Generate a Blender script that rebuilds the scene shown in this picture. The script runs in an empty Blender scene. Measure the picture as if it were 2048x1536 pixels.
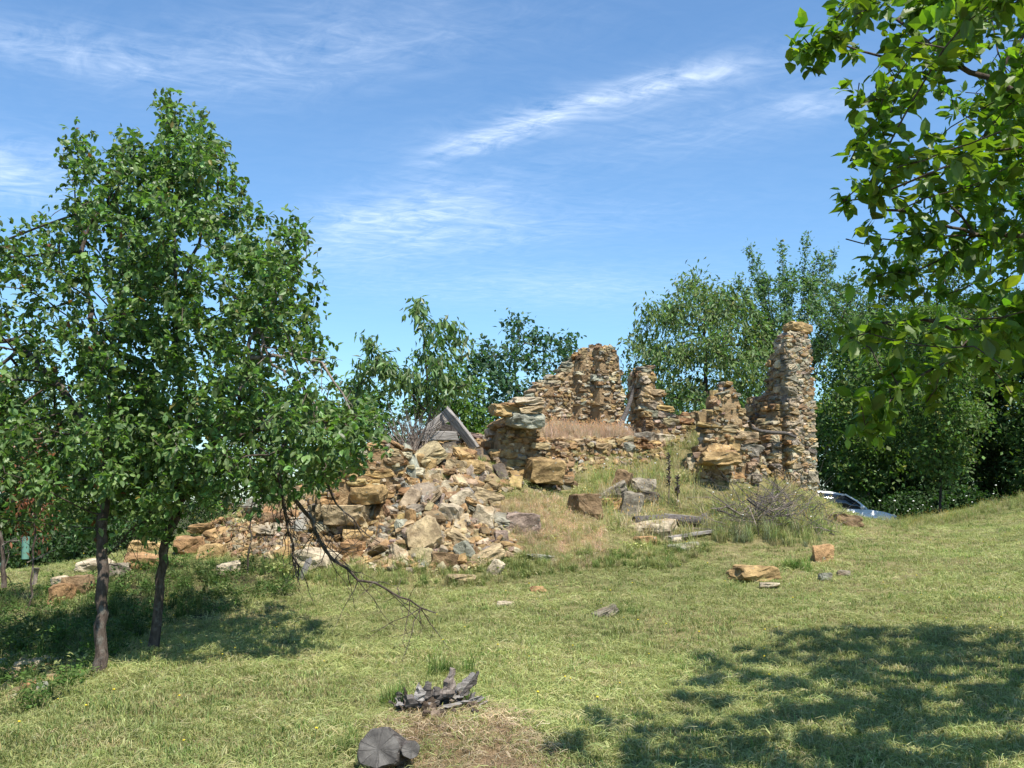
import bpy, bmesh, math, random
import numpy as np
from mathutils import Vector, Matrix, Euler

random.seed(7); rng = np.random.default_rng(11)
S = bpy.context.scene
COL = S.collection

# ---------------------------------------------------------------- camera, sky, sun, exposure
F = 2010.0; CZ = 1.6; PITCH = math.radians(6.58)
cam_d = bpy.data.cameras.new('camera'); cam = bpy.data.objects.new('camera', cam_d); COL.objects.link(cam)
cam_d.sensor_width = 36.0; cam_d.lens = 36.0 * F / 2048.0; cam_d.clip_start = 0.05; cam_d.clip_end = 3000
cam.location = (0, 0, CZ); cam.rotation_euler = (math.pi / 2 + PITCH, 0, 0)
S.camera = cam
S.render.resolution_x = 1024; S.render.resolution_y = 768
S.view_settings.view_transform = 'Standard'; S.view_settings.look = 'None'
S.view_settings.exposure = 0.70; S.view_settings.gamma = 1.0
try: S.view_settings.use_curve_mapping = False
except Exception: pass
SUN_EL, SUN_AZ = math.radians(61), math.radians(146)       # azimuth clockwise from +Y: behind the camera, to the right
SUN_STRENGTH, SKY_STRENGTH = 5.0, 0.103
sd = Vector((math.sin(SUN_AZ) * math.cos(SUN_EL), math.cos(SUN_AZ) * math.cos(SUN_EL), math.sin(SUN_EL)))
sl = bpy.data.lights.new('sun', 'SUN'); sl.energy = SUN_STRENGTH; sl.angle = math.radians(0.53); sl.color = (1.0, 0.95, 0.86)
so = bpy.data.objects.new('sun', sl); COL.objects.link(so)
so.rotation_euler = sd.to_track_quat('Z', 'Y').to_euler(); so.location = (8, -8, 14)

def ray(px, py):
    a = (px - 1024.0) / F; b = (768.0 - py) / F
    return np.array([a, math.cos(PITCH) - b * math.sin(PITCH), math.sin(PITCH) + b * math.cos(PITCH)])
def P(px, py, d):
    r = ray(px, py); return np.array([0, 0, CZ]) + r * (d / r[1])

# node helpers
def N(nt, t, **kw):
    n = nt.nodes.new(t)
    for k, v in kw.items():
        if k.startswith('i_'):
            key = k[2:]; key = int(key) if key.isdigit() else key.replace('_', ' ')
            n.inputs[key].default_value = v
        else: setattr(n, k, v)
    return n
def L(nt, a, b): nt.links.new(a, b)
def mathn(nt, op, a, b=None, clamp=False):
    n = nt.nodes.new('ShaderNodeMath'); n.operation = op; n.use_clamp = clamp
    for i, v in enumerate((a, b)):
        if v is None: continue
        if isinstance(v, (int, float)): n.inputs[i].default_value = v
        else: nt.links.new(v, n.inputs[i])
    return n.outputs[0]
def mixc(nt, fac, a, b, mode='MIX'):
    n = nt.nodes.new('ShaderNodeMix'); n.data_type = 'RGBA'; n.blend_type = mode; n.clamp_factor = True
    for key, v in ((0, fac), (6, a), (7, b)):
        if isinstance(v, (int, float)): n.inputs[key].default_value = v
        elif isinstance(v, (tuple, list)): n.inputs[key].default_value = (v[0], v[1], v[2], 1)
        else: nt.links.new(v, n.inputs[key])
    return n.outputs[2]
def ramp(nt, fac, stops, interp='LINEAR'):
    n = nt.nodes.new('ShaderNodeValToRGB'); cr = n.color_ramp; cr.interpolation = interp
    while len(cr.elements) < len(stops): cr.elements.new(0.5)
    for e, (p, c) in zip(cr.elements, stops):
        e.position = p; e.color = (c[0], c[1], c[2], 1) if isinstance(c, (tuple, list)) else (c, c, c, 1)
    nt.links.new(fac, n.inputs[0]); return n.outputs[0]
def noise(nt, vec, scale, detail=4, rough=0.55, dist=0.0):
    n = N(nt, 'ShaderNodeTexNoise'); n.inputs['Scale'].default_value = scale; n.inputs['Detail'].default_value = detail
    n.inputs['Roughness'].default_value = rough; n.inputs['Distortion'].default_value = dist
    if vec is not None: nt.links.new(vec, n.inputs['Vector'])
    return n.outputs[0]

# world: clear sky with thin cirrus
W = bpy.data.worlds.new('World'); S.world = W; W.use_nodes = True
nt = W.node_tree; nt.nodes.clear()
sky = N(nt, 'ShaderNodeTexSky'); sky.sky_type = 'NISHITA'; sky.sun_disc = False
sky.sun_elevation = SUN_EL; sky.sun_rotation = SUN_AZ; sky.altitude = 600; sky.air_density = 1.15; sky.dust_density = 0.35; sky.ozone_density = 3.2
tc = N(nt, 'ShaderNodeTexCoord'); sep = N(nt, 'ShaderNodeSeparateXYZ'); L(nt, tc.outputs['Generated'], sep.inputs[0])
zc = mathn(nt, 'MAXIMUM', sep.outputs[2], 0.06)
cu = mathn(nt, 'DIVIDE', sep.outputs[0], zc); cv = mathn(nt, 'DIVIDE', sep.outputs[1], zc)
cmb = N(nt, 'ShaderNodeCombineXYZ'); L(nt, cu, cmb.inputs[0]); L(nt, cv, cmb.inputs[1])
PL = cmb.outputs[0]
def plane_pt(px, py):
    r = ray(px, py); return np.array([r[0] / r[2], r[1] / r[2]])
def mapped(loc, rot, scale):
    m = N(nt, 'ShaderNodeMapping'); m.vector_type = 'TEXTURE'
    m.inputs['Location'].default_value = (loc[0], loc[1], 0); m.inputs['Rotation'].default_value = (0, 0, rot)
    m.inputs['Scale'].default_value = (scale[0], scale[1], 1); L(nt, PL, m.inputs['Vector']); return m.outputs[0]
def blob(p0, p1, width, amp):
    a, b = plane_pt(*p0), plane_pt(*p1); c = (a + b) / 2; d = b - a; ln = np.linalg.norm(d)
    v = mapped(c, math.atan2(d[1], d[0]), (ln * 0.5, width))
    n = N(nt, 'ShaderNodeVectorMath', operation='DOT_PRODUCT'); L(nt, v, n.inputs[0]); L(nt, v, n.inputs[1])
    e = mathn(nt, 'POWER', 2.718, mathn(nt, 'MULTIPLY', n.outputs['Value'], -1.0))
    return mathn(nt, 'MULTIPLY', e, amp)
blobs = [((870, 315), (1120, 230), 0.065, .72), ((1020, 245), (1300, 165), 0.05, .5), ((1230, 190), (1520, 120), 0.07, .46),
         ((880, 280), (1540, 130), 0.13, 0.22),
         ((1100, 330), (1700, 190), 0.2, 0.12), ((640, 470), (1000, 370), 0.22, 0.5), ((560, 520), (1250, 430), 0.25, 0.3),
         ((-100, 60), (420, 150), 0.13, 0.36), ((-300, 350), (150, 340), 0.33, 0.55), ((300, 160), (1000, 30), 0.2, 0.26), ((700, 560), (1500, 590), 0.5, 0.2),
         ((1540, 225), (1720, 195), 0.10, 0.3)]
acc = None
for b in blobs:
    o = blob(*b); acc = o if acc is None else mathn(nt, 'ADD', acc, o)
acc = mathn(nt, 'ADD', acc, 0.02)
ang = math.atan2(*(plane_pt(1540, 130) - plane_pt(880, 300))[::-1])
n1 = noise(nt, mapped((0, 0), ang + 0.15, (0.6, 0.40)), 3.0, 11, 0.64, 1.8)
n2 = noise(nt, mapped((3, 1), ang + 1.0, (0.5, 0.16)), 2.6, 10, 0.64, 1.2)
n3 = noise(nt, mapped((5, 2), ang - 0.1, (1, 1)), 1.1, 5, 0.6, 0.3)
wis = mathn(nt, 'ADD', mathn(nt, 'MULTIPLY', n1, 0.5), mathn(nt, 'ADD', mathn(nt, 'MULTIPLY', n2, 0.35), mathn(nt, 'MULTIPLY', n3, 0.25)))
wis = ramp(nt, wis, [(0.40, 0.0), (0.55, 0.38), (0.74, 1.0)])
cl = mathn(nt, 'MULTIPLY', acc, wis)
cl = mathn(nt, 'MINIMUM', cl, 0.85)
lp = mixc(nt, cl, mixc(nt, 1.0, sky.outputs[0], (0.83, 1.06, 1.19), 'MULTIPLY'), (8.6, 9.3, 10.2))
bg = N(nt, 'ShaderNodeBackground'); L(nt, lp, bg.inputs[0]); bg.inputs[1].default_value = SKY_STRENGTH
wo = N(nt, 'ShaderNodeOutputWorld'); L(nt, bg.outputs[0], wo.inputs[0])

# ---------------------------------------------------------------- small numeric helpers
def _h(ix, iy, iz):
    n = (ix.astype(np.int64) * 374761393 + iy.astype(np.int64) * 668265263 + iz.astype(np.int64) * 2147483647) & 0xffffffff
    n = ((n ^ (n >> 13)) * 1274126177) & 0xffffffff
    return ((n ^ (n >> 16)) & 0xffff) / 32767.5 - 1.0
def vnoise(x, y, z=0.0):
    x = np.asarray(x, float); y = np.asarray(y, float); z = np.zeros_like(x) + z
    x0, y0, z0 = np.floor(x), np.floor(y), np.floor(z)
    fx, fy, fz = x - x0, y - y0, z - z0
    sx, sy, sz = (f * f * (3 - 2 * f) for f in (fx, fy, fz)); r = 0
    for i in (0, 1):
        for j in (0, 1):
            for k in (0, 1):
                w = (sx if i else 1 - sx) * (sy if j else 1 - sy) * (sz if k else 1 - sz)
                r = r + w * _h(x0 + i, y0 + j, z0 + k)
    return r
def fbm(x, y, z=0.0, o=3):
    r = 0; a = 1.0; f = 1.0
    for i in range(o): r = r + a * vnoise(np.asarray(x) * f + 17 * i, np.asarray(y) * f, np.asarray(z) * f); a *= 0.5; f *= 2.03
    return r
def smooth(a, b, x):
    t = np.clip((x - a) / (b - a), 0, 1); return t * t * (3 - 2 * t)
def inpoly(pts, poly):
    x, y = pts[:, 0], pts[:, 1]; c = np.zeros(len(x), bool); n = len(poly)
    for i in range(n):
        x0, y0 = poly[i]; x1, y1 = poly[(i + 1) % n]
        if y0 == y1: continue
        c ^= ((y0 > y) != (y1 > y)) & (x < (x1 - x0) * (y - y0) / (y1 - y0) + x0)
    return c
def edgedist(pts, poly):
    d = np.full(len(pts), 1e9); n = len(poly)
    for i in range(n):
        a = np.array(poly[i], float); b = np.array(poly[(i + 1) % n], float); ab = b - a
        t = np.clip(((pts - a) @ ab) / (ab @ ab + 1e-9), 0, 1)
        d = np.minimum(d, np.linalg.norm(pts - (a + t[:, None] * ab), axis=1))
    return d

def tag(o, label=None, cat=None, group=None, kind=None):
    if label: o['label'] = label
    if cat: o['category'] = cat
    if group: o['group'] = group
    if kind: o['kind'] = kind
    return o
def empty(name, loc):
    o = bpy.data.objects.new(name, None); o.location = tuple(float(v) for v in loc); o.empty_display_size = 0.2; COL.objects.link(o); return o
def link(name, me, parent=None, mat=None):
    o = bpy.data.objects.new(name, me); COL.objects.link(o)
    if mat is not None and not me.materials: me.materials.append(mat)
    if parent is not None:
        o.parent = parent
    return o
def mesh_np(name, V, loops, totals, col=None, smooth_=False, mat=None):
    me = bpy.data.meshes.new(name); V = np.asarray(V, np.float32); loops = np.asarray(loops, np.int32).ravel(); totals = np.asarray(totals, np.int32)
    me.vertices.add(len(V)); me.vertices.foreach_set('co', V.ravel())
    me.loops.add(len(loops)); me.loops.foreach_set('vertex_index', loops)
    me.polygons.add(len(totals)); st = np.concatenate([[0], np.cumsum(totals)[:-1]]).astype(np.int32)
    me.polygons.foreach_set('loop_start', st)
    try: me.polygons.foreach_set('loop_total', totals)
    except Exception: pass
    me.polygons.foreach_set('use_smooth', np.full(len(totals), smooth_))
    if col is not None:
        at = me.attributes.new('Col', 'FLOAT_COLOR', 'POINT'); c = np.ones((len(V), 4), np.float32); c[:, :3] = col
        at.data.foreach_set('color', c.ravel())
    me.update(calc_edges=True); me.validate()
    if mat is not None: me.materials.append(mat)
    return me

# ---------------------------------------------------------------- terrain: thin plate through surveyed points (pixel ray, distance)
ctrl_px = [  # foreground
 (-300,1520,6.6),(100,1500,6.7),(600,1520,6.3),(1024,1536,6.1),(1500,1520,6.3),(1900,1500,6.4),(2300,1450,6.8),
 (-200,1370,10.0),(30,1380,9.5),(200,1345,9.2),(310,1300,10.1),(650,1280,10.9),(1024,1290,10.3),(1400,1300,9.9),(1750,1290,9.8),(2048,1270,9.8),(2400,1220,10),
 (-200,1240,14.6),(60,1235,14.0),(250,1230,12.9),(500,1200,13.2),(760,1170,13.9),(1024,1190,13),(1300,1180,13.2),(1500,1165,13.4),(1750,1150,13.8),(2048,1110,14.5),(2400,1040,15),
 (-300,1170,16),(-50,1165,16),(60,1162,16),(200,1150,15.4),(300,1112,16),(450,1108,16),(600,1130,14.9),(900,1140,14.5),(1100,1125,14.8),(1300,1085,15.8),
 # bank and heap
 (560,1060,16.2),(450,1070,17.2),(720,1095,15.5),(650,1090,15.6),(850,1080,15.0),(960,1085,15.1),(880,1020,15.6),(940,1030,15.6),(800,990,16.0),(880,955,16.3),(930,905,17.2),(1000,1010,16.2),
 (1100,1050,15.9),(1170,1030,16.3),(1120,995,17.1),(1200,1000,17.2),(1250,965,18.3),(1160,955,19.0),(1200,953,19.1),(1255,950,19.25),(1310,934,19.65),(1350,945,18.9),(1300,1000,17.4),(1350,900,20.0),(1400,882,20.5),
 (1450,988,18.6),(1400,1000,18.1),(1350,1030,17.2),(1600,980,19.6),(1540,960,19.6),(1540,1045,16.9),(1450,1060,16.5),(1650,1038,18.3),(1700,1062,17.6),
 # interior platform
 (1140,878,19.9),(1180,874,20.2),(1240,872,20.45),(1300,874,20.6),(1160,868,21.0),(1100,860,20.8),(1200,868,21.8),(1300,880,21.4),(1000,890,19.5),(900,900,19.0),
 # right field and its crest
 (1750,1085,16.8),(1900,1075,17.5),(2048,1055,17.8),(2300,1000,19),(1640,1030,21.0),(1720,1054,21.5),(1850,1050,22.5),(1950,1030,22.5),(2048,1000,23),(2250,960,24)]
ctrl = [P(*c) for c in ctrl_px]
ctrl += [np.array(c, float) for c in [(0,0,0),(-4,0,-.1),(4,0,.15),(-5,-5,0),(6,-5,.2),(0,-6,0),(-12,4,-.4),(12,4,.9),(-14,14,-.2),(15,13,1.3),
  (-9,21,-.4),(-9,27,-1.2),(-4,24,1.2),(-4,28,0.0),(0,28,.9),(4,28,.9),(0,33,-.2),(6,32,.2),(9.5,31,.35),(12,33,.35),(15,30,.9),(9.5,36,.2),(18,22,1.6),(-16,24,-1.4),(-12,34,-2.2),(14,40,0),(0,42,-1.4),(22,34,.8),
  (-2.6,17.4,2.2),(-1.6,18.2,2.3),(-4.5,18.5,1.6)]]
ctrl = np.array(ctrl)
def _tps_k(r2): return 0.5 * r2 * np.log(r2 + 1e-9)
_n = len(ctrl); _A = np.zeros((_n + 3, _n + 3)); _d2 = ((ctrl[:, None, :2] - ctrl[None, :, :2]) ** 2).sum(-1)
_A[:_n, :_n] = _tps_k(_d2) + np.eye(_n) * 0.004; _A[:_n, _n] = 1; _A[:_n, _n + 1:] = ctrl[:, :2]; _A[_n:, :_n] = _A[:_n, _n:].T
_w = np.linalg.solve(_A, np.concatenate([ctrl[:, 2], np.zeros(3)]))
def tz(x, y, detail=True):
    x = np.asarray(x, float); y = np.asarray(y, float); sh = x.shape; x = x.ravel(); y = y.ravel(); z = np.empty_like(x)
    for i in range(0, len(x), 20000):
        xs, ys = x[i:i + 20000], y[i:i + 20000]
        k = _tps_k((xs[:, None] - ctrl[None, :, 0]) ** 2 + (ys[:, None] - ctrl[None, :, 1]) ** 2)
        z[i:i + 20000] = k @ _w[:_n] + _w[_n] + _w[_n + 1] * xs + _w[_n + 2] * ys
    r = np.hypot(x - 2, (y - 15)); b = smooth(20, 38, r)
    z = np.clip(z, -4, 4) * (1 - b) + b * (-1.8 + 1.2 * vnoise(x * 0.02, y * 0.02))
    z = z + 0.11 * np.exp(-(((x + 0.15) / 0.75) ** 2 + ((y - 6.75) / 0.5) ** 2))
    if detail:
        z = z + 0.028 * fbm(x * 1.3, y * 1.3, 0, 3) + 0.010 * vnoise(x * 5.5, y * 5.5, 3.0)
    return z.reshape(sh)
_ds = np.arange(3.0, 60, 0.03)
def hit(px, py, dmin=3.0):
    r = ray(px, py); pts = np.array([0, 0, CZ]) + r[None] * (_ds / r[1])[:, None]
    z = tz(pts[:, 0], pts[:, 1], False); ok = np.where((pts[:, 2] <= z) & (_ds >= dmin))[0]
    return pts[ok[0]] if len(ok) else pts[-1]
def hits(pp):
    """many pixels at once: coarse then fine march"""
    pp = np.asarray(pp, float); a = (pp[:, 0] - 1024) / F; b = (768 - pp[:, 1]) / F
    ry = math.cos(PITCH) - b * math.sin(PITCH); rx = a / ry; rz = (math.sin(PITCH) + b * math.cos(PITCH)) / ry
    ds = np.arange(4, 45, 0.25); X = rx[:, None] * ds; Z = CZ + rz[:, None] * ds; Y = np.broadcast_to(ds, X.shape)
    T = _zl(X.ravel(), Y.ravel()).reshape(X.shape); below = Z <= T
    j = np.where(below.any(1), below.argmax(1), len(ds) - 1); d1 = ds[j]; d0 = np.maximum(d1 - 0.25, 4)
    for _ in range(7):
        m = (d0 + d1) / 2; t = _zl(rx * m, m); lo = CZ + rz * m <= t
        d1 = np.where(lo, m, d1); d0 = np.where(lo, d0, m)
    return np.stack([rx * d1, d1, CZ + rz * d1], 1), below.any(1)
# fast lookup grid of the same terrain
_gx = np.arange(-20, 24.01, 0.1); _gy = np.arange(-6, 46.01, 0.1)
_GZ = tz(*np.meshgrid(_gx, _gy), True)
def _zl(x, y):
    fx = np.clip((np.asarray(x, float) + 20) / 0.1, 0, len(_gx) - 1.001); fy = np.clip((np.asarray(y, float) + 6) / 0.1, 0, len(_gy) - 1.001)
    i = fx.astype(int); j = fy.astype(int); u = fx - i; v = fy - j
    return (_GZ[j, i] * (1 - u) + _GZ[j, i + 1] * u) * (1 - v) + (_GZ[j + 1, i] * (1 - u) + _GZ[j + 1, i + 1] * u) * v
def gz(x, y): return float(_zl(np.array([x]), np.array([y]))[0])

# ---------------------------------------------------------------- materials
def newmat(name):
    m = bpy.data.materials.new(name); m.use_nodes = True; t = m.node_tree; t.nodes.clear()
    out = N(t, 'ShaderNodeOutputMaterial'); return m, t, out
def principled(t, out, col, rough=0.8, spec=0.3, bump=None, metallic=0.0):
    p = N(t, 'ShaderNodeBsdfPrincipled'); p.inputs['Roughness'].default_value = rough; p.inputs['Specular IOR Level'].default_value = spec; p.inputs['Metallic'].default_value = metallic
    if isinstance(col, (tuple, list)): p.inputs['Base Color'].default_value = (*col, 1)
    else: L(t, col, p.inputs['Base Color'])
    if bump is not None: L(t, bump, p.inputs['Normal'])
    if out is not None: L(t, p.outputs[0], out.inputs[0])
    return p
def bumpn(t, h, strength, dist):
    b = N(t, 'ShaderNodeBump'); b.inputs['Strength'].default_value = strength; b.inputs['Distance'].default_value = dist; L(t, h, b.inputs['Height']); return b.outputs[0]
def geo_pos(t): return N(t, 'ShaderNodeNewGeometry').outputs['Position']
def objcoord(t): return N(t, 'ShaderNodeTexCoord').outputs['Object']

def stone_material(name, source):
    m, t, out = newmat(name); pos = geo_pos(t)
    if source == 'object': base = N(t, 'ShaderNodeObjectInfo').outputs['Color']
    else: base = N(t, 'ShaderNodeAttribute', attribute_name='Col').outputs['Color']
    n1 = noise(t, pos, 5.0, 6, 0.65); n2 = noise(t, pos, 22.0, 5, 0.7); n3 = noise(t, pos, 2.3, 3, 0.5)
    c = mixc(t, ramp(t, n1, [(0.36, 0.0), (0.66, 1.0)]), mixc(t, 1.0, base, (0.46, 0.42, 0.38), 'MULTIPLY'), mixc(t, 1.0, base, (1.36, 1.30, 1.18), 'MULTIPLY'))
    c = mixc(t, ramp(t, n2, [(0.52, 0.0), (0.72, 0.55)]), c, mixc(t, 1.0, base, (0.42, 0.40, 0.38), 'MULTIPLY'))
    c = mixc(t, ramp(t, n3, [(0.56, 0.0), (0.72, 0.42)]), c, (0.40, 0.26, 0.12))            # iron stain
    lich = noise(t, pos, 11.0, 3, 0.6)
    c = mixc(t, ramp(t, lich, [(0.66, 0.0), (0.72, 0.65)]), c, (0.42, 0.43, 0.37))          # lichen
    h = mathn(t, 'ADD', mathn(t, 'MULTIPLY', n1, 0.6), mathn(t, 'MULTIPLY', n2, 0.4))
    n4 = noise(t, pos, 60, 4, 0.7); h = mathn(t, 'ADD', h, mathn(t, 'MULTIPLY', n4, 0.25))
    principled(t, out, c, 0.92, 0.15, bumpn(t, h, 1.0, 0.06)); return m
M_STONE = stone_material('weathered stone', 'object'); M_STONE_J = stone_material('weathered stone joined', 'attr')

m, t, out = newmat('clay mortar'); pos = geo_pos(t)
n1 = noise(t, pos, 6, 6, 0.7); n2 = noise(t, pos, 30, 5, 0.7)
c = mixc(t, ramp(t, n1, [(0.35, 0), (0.65, 1)]), (0.26, 0.165, 0.085), (0.40, 0.29, 0.165))
c = mixc(t, ramp(t, n2, [(0.5, 0), (0.7, 0.6)]), c, (0.17, 0.115, 0.065))
principled(t, out, c, 0.95, 0.1, bumpn(t, mathn(t, 'ADD', n1, mathn(t, 'MULTIPLY', n2, 0.6)), 1.0, 0.06)); M_CLAY = m
m, t, out = newmat('pale lime mortar'); pos = geo_pos(t)
n1 = noise(t, pos, 7, 6, 0.7); n2 = noise(t, pos, 34, 5, 0.7)
c = mixc(t, ramp(t, n1, [(0.35, 0), (0.65, 1)]), (0.30, 0.235, 0.155), (0.46, 0.40, 0.30))
c = mixc(t, ramp(t, n2, [(0.5, 0), (0.7, 0.6)]), c, (0.21, 0.165, 0.11))
principled(t, out, c, 0.95, 0.1, bumpn(t, mathn(t, 'ADD', n1, mathn(t, 'MULTIPLY', n2, 0.6)), 1.0, 0.06)); M_LIME = m

def leaf_material(name, trans=0.45, rough=0.45, spec=0.4, back=(1.25, 1.2, 1.35), tcol=(1.5, 1.9, 0.6)):
    m, t, out = newmat(name); base = N(t, 'ShaderNodeAttribute', attribute_name='Col').outputs['Color']
    g = N(t, 'ShaderNodeNewGeometry')
    c = mixc(t, g.outputs['Backfacing'], base, mixc(t, 1.0, base, back, 'MULTIPLY'))
    p = principled(t, None, c, rough, spec)
    tr = N(t, 'ShaderNodeBsdfTranslucent'); L(t, mixc(t, 1.0, base, tcol, 'MULTIPLY'), tr.inputs[0])
    mx = N(t, 'ShaderNodeMixShader'); mx.inputs[0].default_value = trans; L(t, p.outputs[0], mx.inputs[1]); L(t, tr.outputs[0], mx.inputs[2]); L(t, mx.outputs[0], out.inputs[0])
    return m
M_LEAF = leaf_material('plum leaf', 0.32, 0.45, 0.4); M_LEAF_NEAR = leaf_material('near leaf', 0.38, 0.45, 0.35, (1.1, 1.1, 1.1), (2.2, 2.5, 0.5)); M_LEAF_FAR = leaf_material('far leaf', 0.3, 0.55, 0.25)

def grass_material(name, attr_type, attr):
    m, t, out = newmat(name); a = N(t, 'ShaderNodeAttribute', attribute_name=attr); a.attribute_type = attr_type
    v = N(t, 'ShaderNodeAttribute', attribute_name='Col').outputs['Color']
    c = mixc(t, 1.0, a.outputs['Color'], v, 'MULTIPLY')
    p = principled(t, None, c, 0.6, 0.2); tr = N(t, 'ShaderNodeBsdfTranslucent'); L(t, mixc(t, 1.0, c, (1.2, 1.3, 0.8), 'MULTIPLY'), tr.inputs[0])
    mx = N(t, 'ShaderNodeMixShader'); mx.inputs[0].default_value = 0.3; L(t, p.outputs[0], mx.inputs[1]); L(t, tr.outputs[0], mx.inputs[2]); L(t, mx.outputs[0], out.inputs[0]); return m
M_GRASS = grass_material('grass blade', 'INSTANCER', 'tint')

def bark_material(name, c0, c1, c2, sc=9.0):
    m, t, out = newmat(name); oc = geo_pos(t)
    mp = N(t, 'ShaderNodeMapping'); mp.inputs['Scale'].default_value = (1, 1, 0.3); L(t, oc, mp.inputs['Vector'])
    n1 = noise(t, mp.outputs[0], sc * 3, 6, 0.7, 0.4); n2 = noise(t, oc, sc, 4, 0.6)
    c = mixc(t, ramp(t, n1, [(0.36, 0), (0.64, 1)]), c0, c1); c = mixc(t, ramp(t, n2, [(0.55, 0), (0.68, 0.7)]), c, c2)
    principled(t, out, c, 0.9, 0.15, bumpn(t, n1, 0.9, 0.03)); return m
M_BARK = bark_material('plum bark', (0.045, 0.034, 0.027), (0.13, 0.10, 0.08), (0.20, 0.19, 0.16))
M_BARK_PALE = bark_material('bare limb bark', (0.14, 0.11, 0.09), (0.32, 0.26, 0.22), (0.38, 0.33, 0.28))
M_BARK_DARK = bark_material('wood bark', (0.03, 0.024, 0.02), (0.08, 0.06, 0.05), (0.10, 0.09, 0.07))
def wood_material(name, c0, c1, c2, axis_scale=(1.2, 14, 14)):
    m, t, out = newmat(name); oc = objcoord(t)
    mp = N(t, 'ShaderNodeMapping'); mp.inputs['Scale'].default_value = axis_scale; L(t, oc, mp.inputs['Vector'])
    n1 = noise(t, mp.outputs[0], 3.0, 6, 0.7, 0.3); n2 = noise(t, oc, 3.0, 3, 0.5)
    c = mixc(t, ramp(t, n1, [(0.35, 0), (0.62, 1)]), c0, c1); c = mixc(t, ramp(t, n2, [(0.5, 0), (0.7, 0.6)]), c, c2)
    principled(t, out, c, 0.85, 0.15, bumpn(t, n1, 1.0, 0.015)); return m
M_WOOD = wood_material('weathered timber', (0.12, 0.105, 0.092), (0.37, 0.34, 0.31), (0.24, 0.22, 0.20))
M_WOOD_DARK = wood_material('dark timber', (0.035, 0.03, 0.027), (0.16, 0.14, 0.125), (0.10, 0.085, 0.07))
m, t, out = newmat('cut log end'); oc = objcoord(t)
w = N(t, 'ShaderNodeTexWave', wave_type='RINGS', rings_direction='X'); w.inputs['Scale'].default_value = 16; w.inputs['Distortion'].default_value = 3.5; w.inputs['Detail'].default_value = 3; w.inputs['Detail Scale'].default_value = 2; L(t, oc, w.inputs['Vector'])
rad = N(t, 'ShaderNodeTexGradient', gradient_type='RADIAL'); mp = N(t, 'ShaderNodeMapping'); mp.inputs['Rotation'].default_value = (0, math.pi / 2, 0); L(t, oc, mp.inputs['Vector']); L(t, mp.outputs[0], rad.inputs[0])
rc = N(t, 'ShaderNodeCombineXYZ'); L(t, mathn(t, 'ADD', mathn(t, 'MULTIPLY', rad.outputs['Fac'], 34.0), mathn(t, 'MULTIPLY', noise(t, oc, 14, 3, 0.6), 2.2)), rc.inputs[0]); nr = noise(t, rc.outputs[0], 1.0, 3, 0.7)
nb = noise(t, oc, 9, 4, 0.6)
c = mixc(t, ramp(t, nb, [(0.35, 0), (0.65, 1)]), (0.055, 0.05, 0.046), (0.19, 0.172, 0.155))
c = mixc(t, mathn(t, 'MULTIPLY', ramp(t, w.outputs['Fac'], [(0.3, 0), (0.8, 1)]), 0.12), c, (0.09, 0.085, 0.08))
c = mixc(t, ramp(t, nr, [(0.56, 0), (0.63, 0.95)]), c, (0.035, 0.03, 0.028))
principled(t, out, c, 0.9, 0.1, bumpn(t, nr, 0.6, 0.01)); M_LOGEND = m

# ground: cut sward over soil; the attribute Col carries where the sward is dry, green, bare, or darkened for tree shade
m, t, out = newmat('field ground'); pos = geo_pos(t); a = N(t, 'ShaderNodeAttribute', attribute_name='Col').outputs['Color']
n1 = noise(t, pos, 1.1, 5, 0.6); n2 = noise(t, pos, 9, 6, 0.7); n3 = noise(t, pos, 60, 4, 0.7)
c = mixc(t, ramp(t, n2, [(0.35, 0), (0.65, 1)]), mixc(t, 1.0, a, (0.62, 0.62, 0.6), 'MULTIPLY'), mixc(t, 1.0, a, (1.25, 1.22, 1.2), 'MULTIPLY'))
c = mixc(t, ramp(t, n3, [(0.45, 0), (0.7, 0.6)]), c, mixc(t, 1.0, a, (0.45, 0.42, 0.4), 'MULTIPLY'))
c = mixc(t, ramp(t, n1, [(0.5, 0), (0.7, 0.35)]), c, (0.23, 0.19, 0.095))
principled(t, out, c, 0.95, 0.1, bumpn(t, mathn(t, 'ADD', n2, n3), 0.7, 0.03)); M_GROUND = m

m, t, out = newmat('car paint'); p = principled(t, out, (0.80, 0.80, 0.79), 0.28, 0.5); p.inputs['Coat Weight'].default_value = 0.6; M_PAINT = m
m, t, out = newmat('car glass'); principled(t, out, (0.012, 0.016, 0.02), 0.05, 0.7); M_GLASS = m
m, t, out = newmat('tyre rubber'); principled(t, out, (0.02, 0.02, 0.02), 0.8, 0.2); M_RUBBER = m
m, t, out = newmat('rim metal'); principled(t, out, (0.5, 0.5, 0.52), 0.35, 0.5, None, 0.8); M_METAL = m
m, t, out = newmat('headlight lens'); principled(t, out, (0.6, 0.62, 0.65), 0.1, 0.6); M_LENS = m
m, t, out = newmat('rear light red'); principled(t, out, (0.35, 0.02, 0.02), 0.2, 0.5); M_RED = m
m, t, out = newmat('green mesh'); principled(t, out, (0.13, 0.27, 0.21), 0.6, 0.3); M_SLEEVE = m
def plain(name, col, rough=0.8):
    m, t, out = newmat(name); principled(t, out, col, rough, 0.2); return m
M_WHITE = plain('white petals', (0.75, 0.75, 0.68)); M_YELLOW = plain('yellow petals', (0.65, 0.5, 0.04))

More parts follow.
